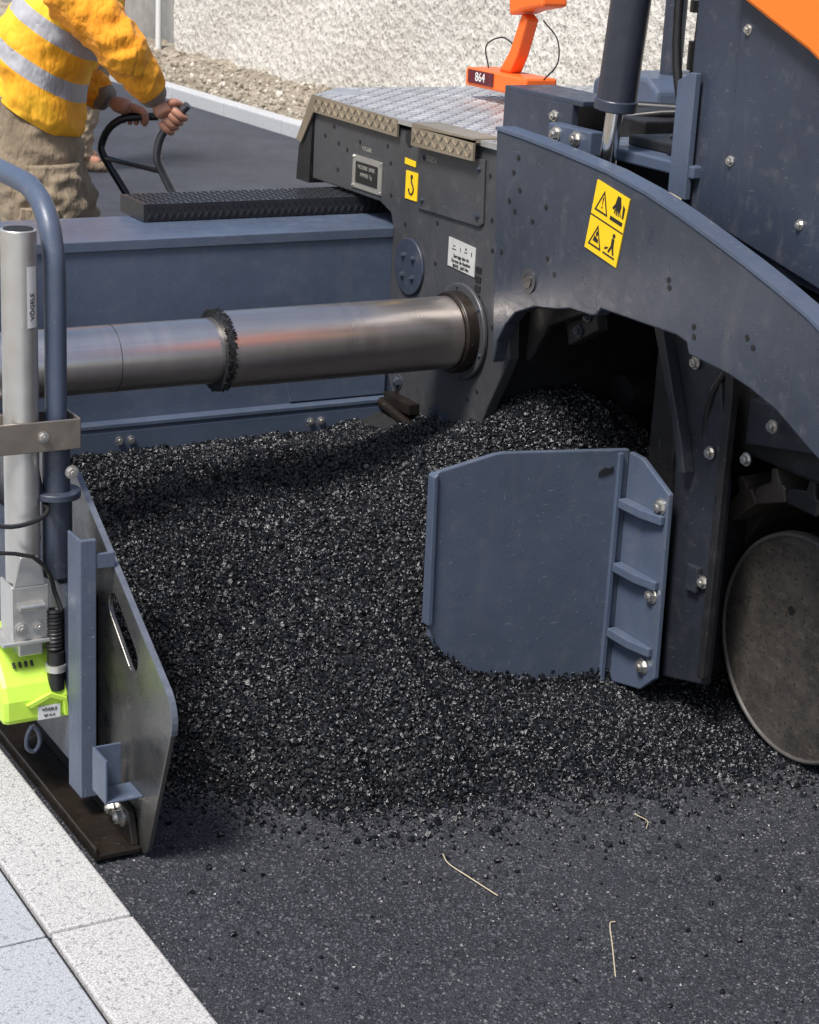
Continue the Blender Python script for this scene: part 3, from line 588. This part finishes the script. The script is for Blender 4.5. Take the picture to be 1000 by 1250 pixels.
G().cyl((1.168,3.355,0.289),(1.168,3.355,0.303),0.021).out('plug_ring',GALV,sn,smooth=True)
pts=[];nturn=11
for i in range(nturn*10):
    t=i/(nturn*10-1); a=i/10*6.283; pts.append((1.168+0.013*math.cos(a),3.36+0.013*math.sin(a),0.33+t*0.085))
g=G().path(pts+[(1.170,3.365,0.45),(1.157,3.355,0.49),(1.12,3.345,0.535),(1.05,3.35,0.55)],0.0045,6,2)
g.out('coiled_cable',BLACKR,sn,smooth=True)
G().path([(1.0,3.36,0.62),(1.08,3.345,0.60),(1.15,3.352,0.615),(1.158,3.40,0.64),(1.155,3.44,0.72)],0.005,8,6).out('sensor_cable',BLACKR,sn,smooth=True)
G().path([(1.115,3.345,0.183),(1.127,3.345,0.168),(1.130,3.345,0.143),(1.118,3.345,0.126),(1.104,3.345,0.138),(1.105,3.345,0.163),(1.115,3.345,0.183)],0.0045,8,4).out('snap_hook',BLUED,sn,smooth=True)
rl=G().path([(1.188,3.40,0.635),(1.188,3.40,0.8),(1.188,3.40,1.03),(1.188,3.41,1.11),(1.188,3.445,1.17),(1.188,3.52,1.205),(1.188,3.65,1.213),(1.188,4.2,1.213)],0.021,16,6).out('hand_rail',BLUE,PV,smooth=True)
G().cyl((1.188,3.40,0.645),(1.188,3.40,0.73),0.0265,n=32).out('rail_sleeve',BLUED,rl,smooth=True)
G().cyl((1.188,3.40,0.632),(1.188,3.40,0.646),0.047,n=36).cyl((1.188,3.40,0.47),(1.188,3.40,0.632),0.03,n=32).out('rail_flange',BLUED,rl,smooth=True,bevel=0.002)
bolt((1.205,3.362,0.690),'-y',0.010,rl)
gt=G().prism([(2.016,0.599),(2.026,0.604),(2.165,0.629),(2.185,0.630),(2.522,0.604),(2.526,0.036),(2.20,0.058),(2.175,0.075),(2.045,0.185),(2.022,0.225),(2.020,0.26)],'y',3.36,3.375).out('material_gate',GATE,PV,bevel=0.003)
G().prism([(2.008,0.594),(2.018,0.602),(2.024,0.256),(2.012,0.255)],'y',3.352,3.380).out('gate_edge',BLUE,gt,bevel=0.002)
G().prism([(2.44,0.56),(2.455,0.568),(2.47,0.565),(2.478,0.57),(2.48,0.555),(2.46,0.55),(2.44,0.548)],'y',3.358,3.3605).out('gate_scuff',DARK,gt)
G().box((2.488,3.350,0.042),(2.500,3.3605,0.600)).out('hinge_strip',BLUE,gt,bevel=0.002)
cg=[]
for i in range(460):
    x_=random.uniform(2.03,2.50); zz=np.interp(x_,[2.02,2.045,2.175,2.20,2.51],[0.24,0.185,0.075,0.058,0.040])+abs(random.gauss(0,0.008)); cg.append((x_,3.358,zz))
SV,SF=stones(np.array(cg),rng.uniform(0.0015,0.0045,len(cg)))
ob=npmesh('caked_asphalt',SV,SF,STONE); par(ob,gt); ob['kind']='stuff'
br=G().prism([(3.358,0.60),(3.31,0.598),(3.20,0.545),(3.19,0.11),(3.24,0.065),(3.358,0.04)],'x',2.518,2.532).out('hinge_bracket',BLUE,PV,bevel=0.003)
for z_ in (0.472,0.318,0.158):
    G().prism([(2.492,3.350),(2.518,3.350),(2.518,3.205),(2.506,3.205),(2.492,3.27)],'z',z_,z_+0.022).out('hinge_rib',BLUE,br,bevel=0.003)
for y_,z_ in ((3.225,0.51),(3.225,0.30),(3.235,0.125)): bolt((2.518,y_,z_),'-x',0.014,br)
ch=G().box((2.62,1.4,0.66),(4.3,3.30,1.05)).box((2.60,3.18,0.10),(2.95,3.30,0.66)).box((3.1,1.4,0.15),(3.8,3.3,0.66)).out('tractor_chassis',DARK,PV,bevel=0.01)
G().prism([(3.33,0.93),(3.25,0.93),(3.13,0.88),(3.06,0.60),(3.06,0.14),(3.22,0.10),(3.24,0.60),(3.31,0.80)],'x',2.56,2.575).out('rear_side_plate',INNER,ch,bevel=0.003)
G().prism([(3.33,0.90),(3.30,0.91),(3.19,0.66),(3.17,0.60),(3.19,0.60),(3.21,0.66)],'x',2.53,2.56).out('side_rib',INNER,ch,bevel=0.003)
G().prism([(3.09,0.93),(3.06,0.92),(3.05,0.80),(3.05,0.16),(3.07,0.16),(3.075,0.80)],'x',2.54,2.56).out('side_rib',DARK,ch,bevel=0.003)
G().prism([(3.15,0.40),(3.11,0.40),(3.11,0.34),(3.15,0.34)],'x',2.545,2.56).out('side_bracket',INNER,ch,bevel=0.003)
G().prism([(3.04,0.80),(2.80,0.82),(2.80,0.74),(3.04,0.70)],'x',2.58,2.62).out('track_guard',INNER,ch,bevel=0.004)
G().path([(2.57,3.10,0.86),(2.56,3.14,0.78),(2.57,3.16,0.66),(2.57,3.15,0.52)],0.009,10,5).out('hydraulic_hose',BLACKR,ch,smooth=True)
for y_,z_ in ((3.12,0.66),(3.10,0.37),(3.00,0.68),(2.93,0.77),(3.20,0.84)): bolt((2.556,y_,z_),'-x',0.011,ch)
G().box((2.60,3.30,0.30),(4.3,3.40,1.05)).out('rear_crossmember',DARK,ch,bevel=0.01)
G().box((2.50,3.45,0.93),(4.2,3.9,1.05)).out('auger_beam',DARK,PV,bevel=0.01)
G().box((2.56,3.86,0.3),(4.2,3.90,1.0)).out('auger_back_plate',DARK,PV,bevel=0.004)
G().cyl((2.75,3.72,0.62),(4.2,3.72,0.62),0.05).out('auger_shaft',DARK,PV,smooth=True)
G().prism([(3.60,0.90),(3.47,0.92),(3.45,0.86),(3.56,0.80)],'x',2.47,2.50).out('arch_plate',DARK,PV,bevel=0.004)
for y_,z_ in ((3.57,0.865),(3.49,0.885),(3.52,0.845)): bolt((2.468,y_,z_),'-x',0.010,PV,True)
G().prism([(3.68,0.95),(3.48,0.95),(3.46,0.90),(3.60,0.84),(3.67,0.74),(3.69,0.74)],'x',2.44,2.46).out('arch_lining',DARK,PV,bevel=0.004)
WR=paint('worn_rim_steel',(0.10,0.095,0.09),0.55,0.5,(0.16,0.14,0.12),metal=0.2,speck=1)
ct=G().cyl((2.72,2.92,0.262),(2.98,2.92,0.262),0.245,n=72).cyl((2.72,1.62,0.262),(2.98,1.62,0.262),0.245,n=72).box((2.74,1.62,0.06),(2.95,2.92,0.46))
track=ct.out('crawler_track',DARK,PV,smooth=True)
G().lathe(2.92,0.262,[(2.72,0.240),(2.715,0.252),(2.70,0.256),(2.684,0.2545),(2.679,0.251),(2.678,0.247),(2.682,0.244),(2.69,0.243)],128).out('idler_wheel',WR,track,smooth='all')
m,nt,b=nm('scuffed_dusty_iron'); co=coord(nt); na=noise(nt,co,6,8,0.8); nb=noise(nt,coord(nt,(1,1,2.5)),16,7,0.85); vv=voro(nt,co,55)
c=mix(nt,ramp(nt,na,[(0.38,0),(0.62,1)]),(0.020,0.018,0.017),(0.060,0.052,0.043)); c=mix(nt,ramp(nt,nb,[(0.54,0),(0.66,0.55)]),c,(0.13,0.105,0.08)); c=mix(nt,ramp(nt,vv,[(0.12,0.9),(0.25,0)]),c,(0.012,0.011,0.010))
L(nt,c,b.inputs['Base Color']); setr(nt,b,ramp(nt,na,[(0.3,0.62),(0.7,0.9)])); bump(nt,b,nb,0.5,0.006); FACE=m
G().cyl((2.684,2.92,0.262),(2.70,2.92,0.262),0.2445,n=128).out('idler_face',FACE,track,smooth=True)
hole_shade((2.684,2.95,0.34),0.010,track)
PADM=paint('muddy_track_iron',(0.050,0.042,0.035),0.5,0.5,(0.11,0.09,0.07),speck=1)
def pad(cy,cz,ang,x0=2.64):
    g=G(); c_,s_=math.cos(ang),math.sin(ang)
    def W(u,v): return (cy+u*c_-v*s_, cz+u*s_+v*c_)
    g.prism([W(-0.052,-0.02),W(0.048,-0.02),W(0.048,0.010),W(0.030,0.018),W(-0.010,0.026),W(-0.016,0.055),W(-0.034,0.055),W(-0.040,0.022),W(-0.052,0.016)],'x',x0,3.0); return g.out('track_pad',PADM if random.random()<0.7 else DARK,track,bevel=0.004)
for i in range(8):
    td=-52+i*20.5; t=math.radians(td); pad(2.92+0.290*math.cos(t)*1.0,0.315+0.290*math.sin(t),t-math.pi/2,2.64 if td>45 else 2.73)
for i in range(12): pad(2.82-i*0.108,0.610,0.0)
for i in range(9): pad(2.66-i*0.108,0.05,math.pi,2.73)
bd=G().prism([(3.26,1.13),(3.27,2.2),(1.3,2.2),(1.3,1.0),(2.7,1.06)],'x',2.52,3.9).out('tractor_body',BLUED,PV,bevel=0.006)
G().prism([(3.10,1.15),(3.105,2.15),(1.35,2.15),(1.35,1.02),(2.75,1.08)],'x',2.506,2.52).out('side_panel',BLUED,bd,bevel=0.004)
G().prism([(3.275,1.20),(3.275,1.43),(3.235,1.45),(3.215,1.45),(3.215,1.19)],'x',2.495,2.51).out('panel_strip',BLUE,bd,bevel=0.002)
for y_,z_ in ((3.075,1.55),(3.09,1.29),(2.86,1.2)): bolt((2.506,y_,z_),'-x',0.008,bd)
G().prism([(3.11,1.625),(2.98,1.575),(2.86,1.530),(2.72,1.46),(2.4,1.30),(2.2,1.2),(2.2,2.0),(3.11,2.0)],'x',2.475,2.50).out('engine_hood',ORANGEP,bd,bevel=0.008)
p0=Vector((2.46,3.455,1.20)); p1=Vector((2.46,3.405,1.66)); d=(p1-p0).normalized()
lc=G().cyl(p0+d*0.165,p0+d*0.75,0.043,n=40).out('lift_cylinder',plain('satin_blue_black_paint',(0.030,0.035,0.050),0.3,0,0.15),PV,smooth=True,bevel=0.003)
G().cyl(p0+d*0.150,p0+d*0.175,0.047,n=40).out('cylinder_gland',BLUED,lc,smooth=True,bevel=0.003)
G().cyl(p0-d*0.02,p0+d*0.16,0.019,n=32).out('piston_rod',plain('chrome',(0.75,0.75,0.76),0.15,1,0.05),lc,smooth=True)
hs=G().path([(2.62,3.36,1.95),(2.62,3.37,1.55),(2.62,3.38,1.42),(2.63,3.42,1.30),(2.66,3.55,1.25)],0.014,12,6)
hs.cyl((2.62,3.37,1.44),(2.62,3.37,1.50),0.026,n=20).cyl((2.62,3.37,1.56),(2.62,3.37,1.585),0.03,n=20).cyl((2.62,3.37,1.36),(2.62,3.375,1.42),0.022,n=8)
hs.out('hydraulic_hose',BLACKR,PV,smooth=True)
G().path([(2.60,3.33,1.9),(2.60,3.32,1.5),(2.59,3.31,1.30),(2.58,3.34,1.22)],0.009,10,6).out('hydraulic_hose',BLACKR,PV,smooth=True)
G().path([(2.54,3.36,1.9),(2.53,3.335,1.5),(2.54,3.30,1.33),(2.56,3.36,1.26)],0.010,10,6).out('hydraulic_hose',BLACKR,PV,smooth=True)
G().cyl((2.66,3.36,1.52),(2.66,3.36,1.9),0.04,n=32).out('hose_cylinder',DARK,PV,smooth=True)
cv=G().box((2.50,3.66,1.235),(2.52,3.95,1.335)).box((2.62,3.66,1.235),(2.64,3.95,1.335)).box((2.52,3.66,1.235),(2.62,3.95,1.25)).box((2.50,3.62,1.332),(2.64,3.95,1.345)).out('mounting_block',BLUED,PV,bevel=0.003)
bolt((2.50,3.73,1.30),'-x',0.010,cv)
bm_=G().box((2.50,3.20,1.235),(2.85,3.64,1.262)).out('bearing_plate',BLUE,PV,bevel=0.004)
G().box((2.465,3.53,1.235),(2.50,3.70,1.29)).out('bolt_pad',BLUE,bm_,bevel=0.004)
for y_ in (3.665,3.585): bolt((2.465,y_,1.268),'-x',0.013,bm_)
G().box((2.56,3.25,1.262),(2.80,3.52,1.285)).out('bearing_cap',DARK,bm_,bevel=0.004)
fb=G().prism([(4.45,1.235),(4.45,1.30),(4.40,1.33),(4.20,1.33),(4.15,1.30),(4.15,1.235)],'x',3.1,3.5).out('hopper_bracket',BLUE,PV,bevel=0.01)
G().cyl((3.25,4.30,1.33),(3.25,4.30,1.9),0.03).out('support_post',BLUED,fb,smooth=True)
G().path([(2.75,4.3,1.27),(3.0,4.0,1.28),(3.2,3.7,1.29),(3.4,3.5,1.29)],0.013,10,4).out('hydraulic_pipe',BLACKR,PV,smooth=True)
G().path([(2.7,3.9,1.26),(2.9,3.75,1.30),(3.1,3.6,1.28),(3.3,3.5,1.35)],0.010,10,4).out('hydraulic_hose',BLACKR,PV,smooth=True)
G().box((2.75,3.72,1.230),(3.0,3.98,1.285)).out('valve_block',DARK,PV,bevel=0.005)
rm=G().box((2.83,4.37,1.262),(2.93,4.68,1.312)).out('control_box',ORANGE,PV,bevel=0.006)
G().box((2.826,4.53,1.272),(2.83,4.66,1.308)).out('display_panel',plain('dark_red_display',(0.10,0.02,0.03),0.25),rm)
text('864',0.034,4.595,1.290,2.8255,'x',WHITE,rm)
G().prism([(4.56,1.312),(4.50,1.312),(4.47,1.36),(4.43,1.46),(4.46,1.475),(4.51,1.37)],'x',2.86,2.90).out('holder_arm',ORANGE,rm,bevel=0.006)
G().prism([(4.49,1.465),(4.50,1.52),(4.44,1.56),(4.34,1.56),(4.33,1.50),(4.42,1.485)],'x',2.84,2.92).out('holder_head',ORANGE,rm,bevel=0.008)
G().box((2.84,3.9,1.268),(2.90,4.37,1.285)).out('holder_bar',DARK,rm,bevel=0.004)
G().path([(2.88,4.36,1.31),(2.88,4.30,1.36),(2.88,4.31,1.42),(2.88,4.38,1.46)],0.0022,6,8).out('holder_cable',BLACKR,rm,smooth=True)
G().path([(2.88,4.64,1.31),(2.88,4.66,1.37),(2.88,4.58,1.40),(2.88,4.50,1.38)],0.0022,6,8).out('holder_cable',BLACKR,rm,smooth=True)
# ------------------------------------------------------------------ people
def skin(verts,edges,rad,root=0,sub=2,branch=0.6):
    me=bpy.data.meshes.new('s'); me.from_pydata([tuple(v) for v in verts],edges,[]); ob=bpy.data.objects.new('s',me); COL.objects.link(ob)
    md=ob.modifiers.new('s','SKIN'); md.branch_smoothing=branch; md.use_smooth_shade=True
    sv=me.skin_vertices[0].data
    for i,r in enumerate(rad):
        sv[i].radius=(r,r) if not isinstance(r,tuple) else r; sv[i].use_root=(i==root)
    if sub: m2=ob.modifiers.new('d','SUBSURF'); m2.levels=sub; m2.render_levels=sub
    bpy.context.view_layer.update()
    out=bpy.data.meshes.new_from_object(ob.evaluated_get(bpy.context.evaluated_depsgraph_get())); bpy.data.objects.remove(ob); return out
def chain(pts,rads,sub=1):
    return skin(pts,[(i,i+1) for i in range(len(pts)-1)],rads,0,sub)
def joinm(meshes):
    bm=bmesh.new()
    for m in meshes: bm.from_mesh(m)
    me=bpy.data.meshes.new('j'); bm.to_mesh(me); bm.free(); return me
def grip(wrist,C,T,up,rb=0.013,side=1):
    W=Vector(wrist);C=Vector(C);T=Vector(T).normalized();U_=Vector(up); U_=(U_-T*U_.dot(T)).normalized(); K=T.cross(U_)*side
    out=[]; palm=C+U_*(rb+0.018)
    out.append(chain([W,W.lerp(palm,0.6),palm+K*0.004],[(0.028,0.028),(0.034,0.030),(0.036,0.026)],2))
    lens=[205,225,215,185]
    for i in range(4):
        off=T*(0.031-0.0205*i); R=rb+0.010; P=[palm+off*0.8-K*0.006]
        for a in np.linspace(20,lens[i],6):
            a=math.radians(a); P.append(C+off+(U_*math.cos(a)+K*math.sin(a))*R)
        out.append(chain(P,[0.014,0.0135,0.0125,0.0115,0.011,0.010,0.0085],1))
    P=[W.lerp(palm,0.5)+T*0.022,palm+T*0.045-K*0.02,C+T*0.046-K*(rb+0.012),C+T*0.036-K*(rb+0.004)-U_*(rb+0.008)]
    out.append(chain(P,[0.016,0.014,0.0125,0.010],1)); return out
def person(name,origin,F,lean,pose,label):
    O=Vector(origin); F=Vector(F).normalized(); Bv=Vector((0,0,1)).cross(F)*-1; hz=Vector((0,0,1))
    def T(p): return O+F*p[0]+Bv*p[1]+Vector((0,0,p[2]))
    J={k:T(v) for k,v in pose.items() if k[0] not in 'g_'}
    E=empty(name,(O.x,O.y,0),label,'person')
    names=['pel','sp1','sp2','chest','neck','head0','head1','shR','elR','wrR','shL','elL','wrL','hipR','knR','anR','toR','hipL','knL','anL','toL']
    rad={'pel':(0.13,0.10),'sp1':(0.12,0.10),'sp2':(0.13,0.10),'chest':(0.14,0.11),'neck':0.055,'head0':0.075,'head1':0.085,'shR':0.06,'elR':0.042,'wrR':0.027,'hipR':0.08,'knR':0.055,'anR':0.04,'toR':0.035}
    for k in list(rad):
        if k.endswith('R'): rad[k[:-1]+'L']=rad[k]
    ed=[('pel','sp1'),('sp1','sp2'),('sp2','chest'),('chest','neck'),('neck','head0'),('head0','head1'),('chest','shR'),('shR','elR'),('elR','wrR'),('chest','shL'),('shL','elL'),('elL','wrL'),('pel','hipR'),('hipR','knR'),('knR','anR'),('anR','toR'),('pel','hipL'),('hipL','knL'),('knL','anL'),('anL','toL')]
    ms=[skin([J[n_] for n_ in names],[(names.index(a),names.index(b_)) for a,b_ in ed],[rad[n_] for n_ in names],0,2)]
    hd=J['head1']
    ms.append(chain([hd+F*0.075+hz*0.0,hd+F*0.115-hz*0.025,hd+F*0.08-hz*0.035],[0.010,0.014,0.010]))
    for s_ in (1,-1): ms.append(chain([hd+Bv*s_*0.082+hz*0.02,hd+Bv*s_*0.095,hd+Bv*s_*0.082-hz*0.025],[(0.008,0.02),(0.008,0.024),(0.008,0.014)]))
    for s_ in (1,-1):
        k='R' if s_==1 else 'L'
        if 'grip'+k in pose:
            C,Td,Ud=pose['grip'+k]; ms+=grip(J['wr'+k],T(C),F*Td[0]+Bv*Td[1]+hz*Td[2],F*Ud[0]+Bv*Ud[1]+hz*Ud[2],side=s_)
        else:
            w=J['wr'+k]; e_=(w-J['el'+k]).normalized(); ms.append(chain([w,w+e_*0.05,w+e_*0.09],[0.025,(0.036,0.02),(0.034,0.016)]))
            for i in range(4):
                o_=F*(0.027-0.018*i); ms.append(chain([w+e_*0.08+o_,w+e_*0.12+o_,w+e_*(0.155-0.006*abs(i-1.3))+o_-Bv*s_*0.015],[0.010,0.009,0.007]))
            ms.append(chain([w+e_*0.03+F*0.025,w+e_*0.07+F*0.05,w+e_*0.10+F*0.052],[0.013,0.011,0.008]))
    me=joinm(ms); ob=bpy.data.objects.new('body',me); COL.objects.link(ob); fin(ob,'body',SKIN,E,smooth='all')
    ob=bpy.data.objects.new('h',chain([hd-F*0.02+hz*0.0,hd-F*0.015+hz*0.045,hd-F*0.0+hz*0.06],[0.095,0.098,0.08],2)); COL.objects.link(ob); fin(ob,'hair',HAIR,E,smooth='all')
    for s_ in (1,-1): G().cyl(hd+F*0.078+Bv*s_*0.032+hz*0.005,hd+F*0.088+Bv*s_*0.032+hz*0.005,0.010,0.006,12).out('eye',INK,E)
    nr=(F*math.sin(lean)+hz*math.cos(lean)); Fl=(F*math.cos(lean)-hz*math.sin(lean))
    JM=jacketm('jacket_fabric_'+name,J['pel'],nr)
    def ring(c,ru,rv,tilt=1.0):
        f=F.lerp(Fl,tilt).normalized(); return (c,f*ru,Bv*rv)
    hem=T(pose['_hem'])
    jk=G().loft([ring(hem,0.148,0.195),ring(hem+nr*0.04,0.158,0.205),ring(J['sp2'],0.160,0.210),ring(J['chest']-nr*0.03,0.155,0.215),ring(J['chest']+nr*0.06,0.135,0.19),ring(J['neck']-nr*0.02,0.08,0.09),ring(J['neck']+nr*0.02,0.068,0.07)],12,84,0.009,(11,11,15),seed=2).out('jacket',JM,E,smooth='all')
    for k in 'RL':
        s_,e_,w_=J['sh'+k],J['el'+k],J['wr'+k]
        cps=[J['chest'].lerp(s_,0.6),s_,s_.lerp(e_,0.45),e_,e_.lerp(w_,0.45),e_.lerp(w_,0.80)]; rs=[0.10,0.102,0.085,0.074,0.060,0.050]; rr=[]
        for i,c in enumerate(cps):
            d=(cps[min(i+1,5)]-cps[max(i-1,0)]).normalized(); u=(Bv-d*Bv.dot(d)).normalized(); v=d.cross(u); rr.append((c,u*rs[i],v*rs[i]))
        G().loft(rr,14,72,0.013,(13,13,19),seed=5).out('sleeve',SLEEVE,jk,smooth='all')
        rr=[]
        d=(w_-e_).normalized(); u=(Bv-d*Bv.dot(d)).normalized(); v=d.cross(u)
        for t_,r__ in ((0.74,0.043),(0.82,0.046),(0.93,0.040),(0.97,0.036)): rr.append((e_.lerp(w_,t_),u*r__,v*r__))
        G().loft(rr,4,32,0.003,(30,30,30)).out('cuff',CUFF,jk,smooth='all')
    wst=T(pose['_waist']); hp=T(pose['_hipc']); cr=(J['hipR']+J['hipL'])/2-hz*0.06+F*0.02
    g=G().loft([ring(wst,0.140,0.180,0.5),ring(hp+hz*0.03,0.155,0.195,0.1),ring(cr,0.148,0.192,0)],12,72,0.012,(9,9,14),seed=9)
    for k in 'RL':
        h_,k_,a_=J['hip'+k],J['kn'+k],J['an'+k]
        rr=[ring(h_+hz*0.02+F*0.02,0.135,0.10,0),ring(h_.lerp(k_,0.3)+F*0.03,0.138,0.115,0),ring(h_.lerp(k_,0.65)+F*0.02,0.118,0.105,0),ring(k_,0.098,0.092,0),ring(k_.lerp(a_,0.5),0.088,0.085,0),ring(a_+hz*0.06,0.078,0.075,0),ring(Vector((a_.x,a_.y,a_.z+0.0)),0.08,0.075,0)]
        g.loft(rr,14,64,0.017,(11,11,19),seed=3)
    tr=g.out('trousers',TROU,E,smooth='all')
    pc=J['hipR'].lerp(J['knR'],0.42)+Bv*0.118+F*0.045
    def Q(a,b_,z): return pc+F*a+Bv*b_+hz*z
    v=[Q(-0.06,0.004,-0.09),Q(0.055,-0.004,-0.09),Q(0.055,-0.004,0.05),Q(-0.06,0.004,0.05),Q(-0.063,0.012,0.055),Q(0.058,0.006,0.055),Q(0.058,0.006,0.010),Q(-0.063,0.012,0.012)]
    pv=[p-Bv*0.025 for p in v[:4]]
    G().add(v[:4]+pv,[(0,1,2,3),(4,5,6,7),(0,1,5,4),(1,2,6,5),(2,3,7,6),(3,0,4,7)]).add(v[4:]+[p-Bv*0.014 for p in v[4:]],[(0,1,2,3),(4,5,6,7),(0,1,5,4),(1,2,6,5),(2,3,7,6),(3,0,4,7)]).out('leg_pocket',TROU,tr,bevel=0.006,smooth=True)
    for k in 'RL':
        an,to=J['an'+k],J['to'+k]; a0=Vector((an.x,an.y,0.06))-F*0.06; t0=Vector((to.x,to.y,0.05))+F*0.05
        sm=skin([Vector((an.x,an.y,0.12)),Vector((an.x,an.y,0.075)),a0,t0],[(0,1),(1,2),(1,3)],[0.05,0.055,0.045,(0.048,0.036)],1,2)
        ob=bpy.data.objects.new('t',sm); COL.objects.link(ob); fin(ob,'shoe',SHOE,E,smooth='all')
    return E
FV=(0.864,-0.503,0)
pose={'pel':(0,0,0.93),'sp1':(0.03,0,1.05),'sp2':(0.05,0,1.19),'chest':(0.15,0,1.36),'neck':(0.23,0,1.50),'head0':(0.27,0,1.58),'head1':(0.31,0,1.65),
 'shR':(0.185,0.20,1.41),'elR':(0.335,0.21,1.235),'wrR':(0.425,0.12,1.085),'shL':(0.165,-0.2,1.38),'elL':(0.10,-0.26,1.12),'wrL':(0.225,-0.22,1.035),
 'hipR':(0.02,0.10,0.86),'knR':(0.07,0.12,0.48),'anR':(-0.03,0.12,0.09),'toR':(0.10,0.13,0.05),'hipL':(0.0,-0.10,0.86),'knL':(0.10,-0.12,0.49),'anL':(0.08,-0.12,0.09),'toL':(0.21,-0.13,0.05),
 '_hem':(0.025,0,1.02),'_waist':(0.02,0,1.06),'_hipc':(0.02,0,0.90),
 'gripR':((0.475,0.12,1.03),(0.55,0.1,0.6),(0.1,0.5,0.75)),'gripL':((0.300,-0.20,0.995),(1,0.0,0.05),(-0.1,0.45,0.85))}
OW=(1.975,5.90,0.03)
person('person',OW,FV,math.radians(31),pose,'worker in orange high-visibility jacket and beige trousers gripping a black handle')
pose2={'pel':(0,0,0.93),'sp1':(0.01,0,1.05),'sp2':(0.02,0,1.2),'chest':(0.03,0,1.38),'neck':(0.04,0,1.52),'head0':(0.06,0,1.60),'head1':(0.08,0,1.67),
 'shR':(0.03,0.19,1.43),'elR':(-0.02,0.24,1.15),'wrR':(0.04,0.25,0.90),'shL':(0.03,-0.19,1.43),'elL':(-0.02,-0.24,1.15),'wrL':(0.04,-0.25,0.90),
 'hipR':(0.0,0.10,0.86),'knR':(0.03,0.11,0.48),'anR':(0.0,0.11,0.09),'toR':(0.13,0.12,0.05),'hipL':(0.0,-0.10,0.86),'knL':(0.02,-0.11,0.49),'anL':(-0.06,-0.11,0.09),'toL':(0.07,-0.12,0.05),
 '_hem':(0.0,0,0.96),'_waist':(0.01,0,1.06),'_hipc':(0.01,0,0.90)}
person('person',(4.10,11.20,0.03),FV,0.0,pose2,'worker in high-visibility jacket and beige trousers standing on the fresh asphalt')
O=Vector(OW);Fv=Vector(FV).normalized();Bv=Vector((0,0,1)).cross(Fv)*-1
def T(a,b_,z): return O+Fv*a+Bv*b_+Vector((0,0,z))
H=empty('push_handle',T(0.42,0,-0.03),'black tubular push handle with two bent grips held by the worker','handle')
HM=plain('worn_black_tube',(0.025,0.026,0.03),0.3,0.4,0.3); HM2=plain('worn_grey_tube',(0.10,0.10,0.11),0.35,0.6,0.3)
G().path([T(0.385,-0.20,1.0),T(0.28,-0.20,0.99),T(0.225,-0.20,0.955),T(0.200,-0.20,0.90),T(0.212,-0.19,0.86),T(0.28,-0.17,0.76),T(0.345,-0.15,0.66),T(0.39,-0.14,0.59),T(0.42,-0.14,0.05)],0.013,12,3).out('grip_bar',HM,H,smooth=True)
G().path([T(0.52,0.13,1.08),T(0.475,0.12,1.03),T(0.438,0.12,0.98),T(0.425,0.12,0.92),T(0.44,0.11,0.87),T(0.485,0.10,0.78),T(0.53,0.1,0.69),T(0.57,0.1,0.61),T(0.57,0.1,0.05)],0.013,12,3).out('grip_bar',HM2,H,smooth=True)
G().cyl(T(0.212,-0.19,0.86),T(0.44,0.11,0.87),0.009,n=12).out('cross_bar',HM,H,smooth=True)
G().cyl(T(0.29,-0.17,0.745),T(0.495,0.10,0.76),0.009,n=12).out('cross_bar',HM,H,smooth=True)
G().box(T(0.35,0.1,-0.03)+Vector((0,-0.1,0)),T(0.35,0.1,0.1)+Vector((0.3,0.3,0))).out('handle_base',DARK,H,bevel=0.01)
# ------------------------------------------------------------------ light, sky, camera
W=bpy.data.worlds.new('World'); S.world=W; W.use_nodes=True; nt=W.node_tree
sky=nt.nodes.new('ShaderNodeTexSky'); sky.sky_type='NISHITA'; sky.sun_disc=False
sd=Vector((-0.52,-0.24,0.93)).normalized()
el=math.asin(sd.z); sky.sun_elevation=el; sky.sun_rotation=math.atan2(sd.x,sd.y); sky.air_density=1.0; sky.dust_density=2.5; sky.ozone_density=0.8
bg=nt.nodes['Background']; nt.links.new(sky.outputs[0],bg.inputs[0]); bg.inputs[1].default_value=0.15
sl=bpy.data.lights.new('sun','SUN'); sl.energy=5.0; sl.angle=math.radians(15); sl.color=(1,0.965,0.92); so=bpy.data.objects.new('sun',sl); COL.objects.link(so); so.rotation_euler=sd.to_track_quat('Z','Y').to_euler(); so.location=(0,0,10)
cam=bpy.data.cameras.new('camera'); co=bpy.data.objects.new('camera',cam); COL.objects.link(co); S.camera=co
cam.sensor_fit='HORIZONTAL'; cam.sensor_width=36; cam.lens=36*2.35; cam.clip_end=600; cam.clip_start=0.05
cam.dof.use_dof=True; cam.dof.focus_distance=4.3; cam.dof.aperture_fstop=20
p=math.radians(18.2); yw=math.radians(30.2); ro=math.radians(3)
R=Vector((math.cos(yw),-math.sin(yw),0)); fh=Vector((math.sin(yw),math.cos(yw),0)); fw=fh*math.cos(p)-Vector((0,0,math.sin(p))); U=fh*math.sin(p)+Vector((0,0,math.cos(p)))
r_=R*math.cos(ro)+U*math.sin(ro); u_=U*math.cos(ro)-R*math.sin(ro)
M=Matrix((r_,u_,-fw)).transposed().to_4x4(); M.translation=Vector((0,0,1.8)); co.matrix_world=M
S.view_settings.view_transform='Standard'; S.view_settings.look='None'; S.view_settings.exposure=0
